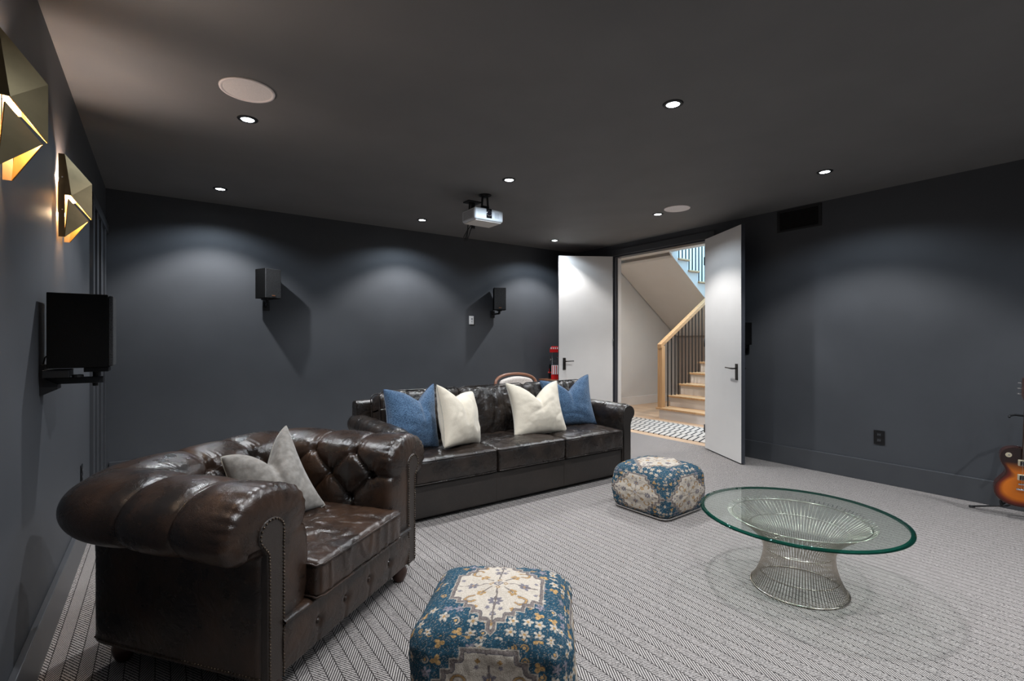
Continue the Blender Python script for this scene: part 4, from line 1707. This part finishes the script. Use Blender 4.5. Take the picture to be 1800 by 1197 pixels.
# outlets
def outlet(label, loc, rz, w_, h_):
    t = thing('wall_outlet', label, 'outlet', loc, rz)
    bm = box(-w_ / 2, w_ / 2, -.006, 0, -h_ / 2, h_ / 2); obj('plate', bm, M['outlet'], t, bevel=.002)
    for z in (-h_ * .2, h_ * .2):
        bm = bmesh.new(); bx(bm, -.018, .018, -.0085, -.006, z - .015, z + .015); s = obj('socket', bm, M['black'], t, bevel=.001)
        bm = bmesh.new()
        for xx in (-.007, .007):
            bx(bm, xx - .0015, xx + .0015, -.0092, -.0084, z - .004, z + .006)
        obj('slot', bm, M['grey_mark'], s)


outlet('black double outlet low on the right wall', (XR, 1.762, .422), -PI / 2, .088, .132)
outlet('tiny black outlet low on the left wall behind the armchair roll', (XL, 4.17, .475), PI / 2, .075, .115)

# vent grille on the right wall
t = thing('air_vent', 'black slatted air return vent high on the right wall', 'vent', (XR, 2.475, 2.612), -PI / 2)
bm = bmesh.new()
W2, H2 = .222, .115
bx(bm, -W2, W2, -.012, 0, H2 - .022, H2); bx(bm, -W2, W2, -.012, 0, -H2, -H2 + .022)
bx(bm, -W2, -W2 + .03, -.012, 0, -H2 + .022, H2 - .022); bx(bm, W2 - .03, W2, -.012, 0, -H2 + .022, H2 - .022)
obj('frame', bm, M['black'], t, bevel=.002)
bm = box(-W2 + .03, W2 - .03, -.002, -.0005, -H2 + .022, H2 - .022); obj('backing', bm, M['vent_back'], t)
for k in range(11):
    z = -H2 + .032 + k * .0168
    bm = bmesh.new(); prism(bm, [(-.0105, z), (-.0095, z + .001), (-.003, z + .011), (-.004, z + .010)], -W2 + .03, W2 - .03, 'yz')
    obj('slat', bm, M['vent_dark'], t)

# ------------------------------------------------------------------ projector
PJ = thing('projector', 'white video projector hanging from the ceiling on a black mount', 'projector', (2.55, 4.075, 0))
bm = box(-.162, .162, -.125, .125, 2.468, 2.585); obj('shell', bm, M['projector'], PJ, bevel=.022, seg=4)
bm = box(-.145, .145, -.108, .108, 2.462, 2.4685); obj('underside', bm, M['proj_bottom'], PJ, bevel=.003)
bm = bmesh.new()
for k in range(7):
    bx(bm, -.163, -.1615, -.09, .09, 2.49 + k * .011, 2.494 + k * .011)
obj('side_vent', bm, M['grey_mark'], PJ)
bm = box(-.035, .026, -.1275, -.12, 2.492, 2.583); lh = obj('lens_panel', bm, M['outlet'], PJ, bevel=.002)
bm = bmesh.new(); lathe(bm, [(.0, 0), (.020, 0), (.024, .004), (.024, .012), (.018, .016), (.0, .013)], 32, cap=False)
bmesh.ops.rotate(bm, cent=(0, 0, 0), matrix=Matrix.Rotation(PI / 2, 3, 'X'), verts=bm.verts)
bmesh.ops.translate(bm, vec=(-.008, -.128, 2.537), verts=bm.verts)
obj('lens', bm, M['lens'], lh, smooth=True)
bm = bmesh.new(); lathe(bm, [(.0242, 0), (.028, .003), (.028, .008), (.0242, .008)], 32, cap=False)
bmesh.ops.rotate(bm, cent=(0, 0, 0), matrix=Matrix.Rotation(PI / 2, 3, 'X'), verts=bm.verts)
bmesh.ops.translate(bm, vec=(-.008, -.127, 2.537), verts=bm.verts)
obj('lens_ring', bm, M['chrome'], lh, smooth=True)
bm = box(.06, .11, -.1262, -.1248, 2.50, 2.555); obj('front_window', bm, simple('pale grey sensor window', (.55, .57, .6), .3, noise_amt=.02), PJ)
bm = bmesh.new()
lathe(bm, [(.052, H - .003), (.062, H - .006), (.062, H - .001)], 28, (.015, -.02))
lathe(bm, [(.034, H - .022), (.038, H - .003)], 24, (.015, -.02))
tube(bm, [(-.012, -.02, H - .015), (-.022, -.02, 2.61)], .010, 10)
tube(bm, [(.042, -.02, H - .015), (.050, -.02, 2.61)], .010, 10)
tube(bm, [(-.028, -.02, 2.625), (.056, -.02, 2.625)], .012, 10)
bx(bm, -.10, .12, -.05, .03, 2.586, 2.600)
obj('ceiling_mount', bm, M['metal_black'], PJ)
CM = thing('cable_mount', 'small black square ceiling plate and post behind the projector', 'mount', (2.585, 4.33, 0))
bm = bmesh.new(); bx(bm, -.075, .075, -.055, .055, H - .012, H - .0005); obj('plate', bm, M['metal_black'], CM, bevel=.002)
bm = bmesh.new(); tube(bm, [(.01, 0, H - .01), (.01, 0, 2.47)], .022, 14); obj('post', bm, M['metal_black'], CM)
bm = bmesh.new()
tube(bm, [(-.03, .0, H - .01), (-.04, .01, 2.62), (-.05, .0, 2.45), (-.06, .0, 2.37), (-.09, 0, 2.33), (-.10, 0, 2.37), (-.06, 0, 2.44), (.0, 0, 2.52)], .0045, 8)
tube(bm, [(-.02, .0, H - .01), (-.03, .01, 2.6), (-.06, .0, 2.42), (-.075, .01, 2.36), (-.06, 0, 2.33), (-.045, .0, 2.38), (.0, .0, 2.5)], .0045, 8)
obj('cable', bm, M['black'], CM, smooth=True)

# ------------------------------------------------------------------ occasional chair and popcorn machine behind the sofa
OC = thing('occasional_chair', 'wooden framed chair with curved top and cream padded back behind the sofa', 'chair', (3.74, 5.15, 0), math.radians(0))
arc = []
for k in range(25):
    a = PI * k / 24
    arc.append((.325 * math.cos(a) * (1 if abs(math.cos(a)) < 1 else 1), 0.0 + .06 * math.sin(a), .72 + .175 * math.sin(a) ** .55))
bm = bmesh.new()
tube(bm, [(.30, -.02, .40)] + arc + [(-.30, -.02, .40)], .019, 10)
obj('back_frame', bm, M['walnut'], OC, smooth=True)
verts, faces, info = rbox_arrays(.275, .035, .20, .033, (30, 6, 24))
vo = [(x * (1 - .12 * max(0, z / .2) ** 3), y + (.03 * (1 - (x / .275) ** 2)) * (1 if y < 0 else -.0) * -1, z - .045 * max(0, z / .2) * (x / .275) ** 2) for x, y, z in verts]
b_ = from_arrays('backrest', vo, faces, M['seatfab'], OC); b_.location = (0, .01, .665)
verts, faces, info = rbox_arrays(.29, .28, .05, .04, (20, 20, 6))
b_ = from_arrays('seat', verts, faces, M['seatfab'], OC); b_.location = (0, .32 - .6, .43)
bm = box(-.30, .30, -.57, .01, .35, .385); obj('seat_frame', bm, M['walnut'], OC, bevel=.008)
for (x, y) in ((-.27, -.54), (.27, -.54), (-.27, -.02), (.27, -.02)):
    bm = bmesh.new(); tube(bm, [(x, y, .36), (x * 1.05, y * 1.02, 0)], [.022, .013], 10); obj('leg', bm, M['walnut'], OC, smooth=True)

TBL = thing('side_table', 'small dark table carrying the red popcorn machine, hidden behind the sofa', 'table', (4.87, 5.62, 0))
bm = box(-.22, .22, -.12, .22, .72, .75); obj('tabletop', bm, M['walnut'], TBL, bevel=.004)
for sx_ in (-1, 1):
    for sy_ in (-1, 1):
        bm = box(sx_ * .18 - .018, sx_ * .18 + .018, sy_ * .14 + .032, sy_ * .14 + .068, 0, .72); obj('leg', bm, M['walnut'], TBL)
PM = thing('popcorn_machine', 'red and white tabletop popcorn machine showing beside the left door leaf', 'popcorn machine', (4.886, 5.63, .75), math.radians(-40.5))
bm = bmesh.new(); bx(bm, -.125, .125, -.12, .12, 0, .075); obj('base', bm, M['red'], PM, bevel=.006)
bm = box(-.118, .118, -.124, -.1, .078, .21); lp = obj('lower_panel', bm, M['whitepaint'], PM)
bm = bmesh.new()
for k in range(8):
    bx(bm, -.112 + k * .030, -.100 + k * .030, -.1255, -.1241, .08, .208)
obj('red_stripes', bm, M['red'], lp)
for sx_ in (-1, 1):
    for sy_ in (-1, 1):
        bm = box(sx_ * .108 - .006, sx_ * .108 + .006, sy_ * .10 - .006, sy_ * .10 + .006, .075, .40); obj('post', bm, M['chrome'], PM)
bm = box(-.10, .10, -.104, -.102, .21, .40); obj('glass_pane', bm, M['clear'], PM)
bm = bmesh.new(); lathe(bm, [(.0, .29), (.045, .29), (.05, .33), (.04, .345), (0, .345)], 24, (.0, 0)); tube(bm, [(0, 0, .345), (0, 0, .40)], .006, 8); obj('kettle', bm, M['chrome'], PM, smooth=True)
bm = bmesh.new()
prism(bm, [(-.145, .40), (.145, .40), (.145, .455), (.12, .49), (-.12, .49), (-.145, .455)], -.14, .14)
cp = obj('canopy', bm, M['red'], PM, bevel=.006)
bm = bmesh.new()
for k in range(9):
    bx(bm, -.13 + k * .030, -.116 + k * .030, -.1415, -.1395, .452, .478)
obj('lettering', bm, M['whitepaint'], cp)
bm = bmesh.new(); lathe(bm, [(.035, -.003), (.035, .003)], 20)
bmesh.ops.rotate(bm, cent=(0, 0, 0), matrix=Matrix.Rotation(PI / 2, 3, 'Y'), verts=bm.verts)
bmesh.ops.translate(bm, vec=(-.135, -.03, .30), verts=bm.verts); tube(bm, [(-.135, -.03, .30), (-.10, -.03, .30)], .005, 8)
obj('knob', bm, M['chrome'], PM)
bm = bmesh.new(); tube(bm, [(-.17, -.05, .10), (-.12, -.05, .10)], .012, 10); tube(bm, [(-.15, -.05, .10), (-.15, -.05, .16)], .006, 8); obj('crank_handle', bm, M['red'], PM)

# ------------------------------------------------------------------ electric guitar on a floor stand
GT = thing('electric_guitar', 'sunburst electric guitar with cream pickup rings leaning on its stand by the right wall', 'guitar', (5.20, .775, .105))
GT.rotation_euler = (math.radians(10), 0, math.radians(-72))
outl = [(0, 0), (.06, .003), (.11, .022), (.148, .060), (.163, .110), (.158, .160), (.135, .205), (.112, .240), (.103, .270), (.108, .305), (.128, .345), (.136, .378), (.128, .402), (.108, .405), (.085, .385), (.062, .372), (.035, .385), (.02, .425), (-.02, .445), (-.07, .452), (-.115, .435), (-.138, .395), (-.135, .345), (-.115, .300), (-.107, .270), (-.113, .240), (-.135, .205), (-.160, .160), (-.166, .110), (-.150, .060), (-.11, .022), (-.06, .003)]


def catmull(P, k=5):
    o_ = []
    n_ = len(P)
    for i in range(n_):
        p0, p1, p2, p3 = [np.array(P[(i + q) % n_], float) for q in (-1, 0, 1, 2)]
        for j in range(k):
            t_ = j / k
            o_.append(.5 * ((2 * p1) + (-p0 + p2) * t_ + (2 * p0 - 5 * p1 + 4 * p2 - p3) * t_ ** 2 + (-p0 + 3 * p1 - 3 * p2 + p3) * t_ ** 3))
    return np.array(o_)


ol = catmull(outl, 5)
cen = np.array((0, .22))
vs, cols = [], []
NR = 22
AMB = np.array((.85, .21, .008)); RED = np.array((.20, .018, .004)); BLK = np.array((.010, .003, .003))
for r_ in range(NR + 1):
    f = r_ / NR
    for q in ol:
        p = cen + (q - cen) * f
        dome = .010 * (1 - f ** 2.2)
        vs.append((p[0], -.028 - dome, p[1]))
        dd = (1 - f) * np.linalg.norm(q - cen)
        e = min(1, dd / .060)
        c = AMB * e + RED * (1 - e) if e > .45 else (RED * (e / .45) + BLK * (1 - e / .45))
        if e > .45:
            g = (e - .45) / .55; c = RED * (1 - g) + AMB * g
        # upper bout fades to near black above the waist
        up = max(0, min(1, (p[1] - .27) / .07)); c = c * (1 - up) + (BLK * .8 + RED * .06) * up
        cols.append(c)
fs = []
no = len(ol)
for r_ in range(NR):
    for i in range(no):
        a = r_ * no + i; b = r_ * no + (i + 1) % no
        fs.append((a, a + no, b + no, b) if r_ else (a, a + no, b + no, b))
body = from_arrays('body', vs, fs, M['guitar_top'], GT)
ca = body.data.color_attributes.new('Col', 'FLOAT_COLOR', 'POINT')
arr = np.ones((len(vs), 4), np.float32); arr[:, :3] = np.array(cols); ca.data.foreach_set('color', arr.ravel())
bm = bmesh.new(); prism(bm, [tuple(p) for p in ol], -.0278, .022); obj('body_sides', bm, M['guitar_side'], GT, smooth=False)
bm = bmesh.new(); tube(bm, [(p[0], -.0275, p[1]) for p in ol], .0025, 6, closed=True); obj('binding', bm, M['guitar_side'], GT, smooth=True)
bm = box(-.027, .027, -.050, -.038, .375, .80); obj('fretboard', bm, M['rosewood'], GT)
bm = box(-.025, .025, -.038, -.015, .40, .83); obj('neck', bm, M['guitar_side'], GT, bevel=.006)
bm = bmesh.new(); prism(bm, [(-.028, .81), (.028, .81), (.042, .85), (.040, .98), (.012, .965), (0, .985), (-.012, .965), (-.040, .98), (-.042, .85)], -.035, -.018); obj('headstock', bm, M['guitar_side'], GT)
bm = bmesh.new()
for s in (-1, 1):
    for z in (.86, .90, .94):
        tube(bm, [(s * .03, -.026, z), (s * .062, -.026, z)], .005, 8)
obj('tuner', bm, M['chrome'], GT, smooth=True)
for z in (.345, .235):
    bm = bmesh.new(); bx(bm, -.046, .046, -.050, -.030, z - .022, z + .022); r0 = obj('pickup_ring', bm, M['ivory'], GT, bevel=.003)
    bm = bmesh.new(); bx(bm, -.036, .036, -.056, -.049, z - .0165, z + .0165); r1 = obj('pickup', bm, M['black'], r0, bevel=.001)
    bm = bmesh.new()
    for k in range(6):
        for dz_ in (-.008, .008):
            bmesh.ops.create_uvsphere(bm, u_segments=8, v_segments=5, radius=.003, matrix=Matrix.Translation((-.026 + k * .0104, -.0562, z + dz_)))
    obj('pole_screws', bm, M['chrome'], r0)
bm = bmesh.new(); bx(bm, -.042, .042, -.056, -.043, .180, .192); bx(bm, -.036, .036, -.060, -.055, .182, .190); obj('bridge', bm, M['chrome'], GT, bevel=.002)
bm = bmesh.new(); tube(bm, [(-.052, -.052, .145), (.052, -.052, .145)], .008, 12); tube(bm, [(-.045, -.052, .145), (-.045, -.034, .145)], .006, 8); tube(bm, [(.045, -.052, .145), (.045, -.034, .145)], .006, 8); obj('tailpiece', bm, M['chrome'], GT, smooth=True)
bm = bmesh.new()
for k in range(6):
    x = -.0255 + k * .0102
    tube(bm, [(x, -.0600, .148), (x, -.0612, .186), (x * .75, -.0525, .815)], .0007, 4)
obj('strings', bm, M['string'], GT)
for (x, z) in ((.10, .15), (.135, .115), (.085, .10), (.12, .065)):
    bm = bmesh.new(); lathe(bm, [(.0, .0), (.013, .0), (.0115, .015), (.0, .016)], 20, cap=False)
    bmesh.ops.rotate(bm, cent=(0, 0, 0), matrix=Matrix.Rotation(PI / 2, 3, 'X'), verts=bm.verts); bmesh.ops.translate(bm, vec=(x, -.034, z), verts=bm.verts)
    obj('knob', bm, M['ivory'], GT, smooth=True)
bm = bmesh.new(); lathe(bm, [(.0, .0), (.0175, .0), (.0175, .003), (.0, .003)], 28, cap=False)
bmesh.ops.rotate(bm, cent=(0, 0, 0), matrix=Matrix.Rotation(PI / 2, 3, 'X'), verts=bm.verts); bmesh.ops.translate(bm, vec=(-.095, -.0325, .395), verts=bm.verts)
sw_ = obj('switch_plate', bm, M['ivory'], GT, smooth=False)
bm = bmesh.new(); tube(bm, [(-.095, -.035, .395), (-.095, -.050, .400)], .003, 8); bmesh.ops.create_uvsphere(bm, u_segments=8, v_segments=6, radius=.0055, matrix=Matrix.Translation((-.095, -.052, .401))); obj('switch', bm, M['chrome'], sw_, smooth=True)
bm = bmesh.new(); tube(bm, [(-.045, 0, .448), (-.045, 0, .462)], .006, 10); obj('strap_button', bm, M['chrome'], GT)

GS = thing('guitar_stand', 'black tubular tripod floor stand under the sunburst guitar', 'guitar stand', (5.255, .78, 0))
bm = bmesh.new(); tube(bm, [(.02, 0, .12), (.09, .0, .76)], .010, 10); obj('upright', bm, M['metal_black'], GS, smooth=True)
for d_ in ((-.02, .30, 0), (-.06, -.30, 0), (.17, .0, 0)):
    bm = bmesh.new(); tube(bm, [(.02, 0, .14), (d_[0] * .3, d_[1] * .3, .07), (d_[0], d_[1], .012)], .0065, 10); lg = obj('leg', bm, M['metal_black'], GS, smooth=True)
    bm = bmesh.new(); v_ = Vector((d_[0], d_[1], 0)); tube(bm, [v_ * .9 + Vector((0, 0, .016)), v_ * 1.02 + Vector((0, 0, .012))], .009, 10); obj('rubber_foot', bm, M['black'], lg, smooth=True)
bm = bmesh.new()
tube(bm, [(.02, 0, .10), (.0, .10, .095), (-.08, .11, .085), (-.10, .11, .12)], .009, 10)
tube(bm, [(.02, 0, .10), (.0, -.10, .095), (-.08, -.11, .085), (-.10, -.11, .12)], .009, 10)
obj('body_cradle', bm, M['metal_black'], GS, smooth=True)
bm = bmesh.new()
tube(bm, [(.09, 0, .755), (.06, .06, .76), (.0, .08, .755), (-.03, .075, .75)], .008, 10)
tube(bm, [(.09, 0, .755), (.06, -.06, .76), (.0, -.08, .755), (-.03, -.075, .75)], .008, 10)
obj('neck_yoke', bm, M['black'], GS, smooth=True)
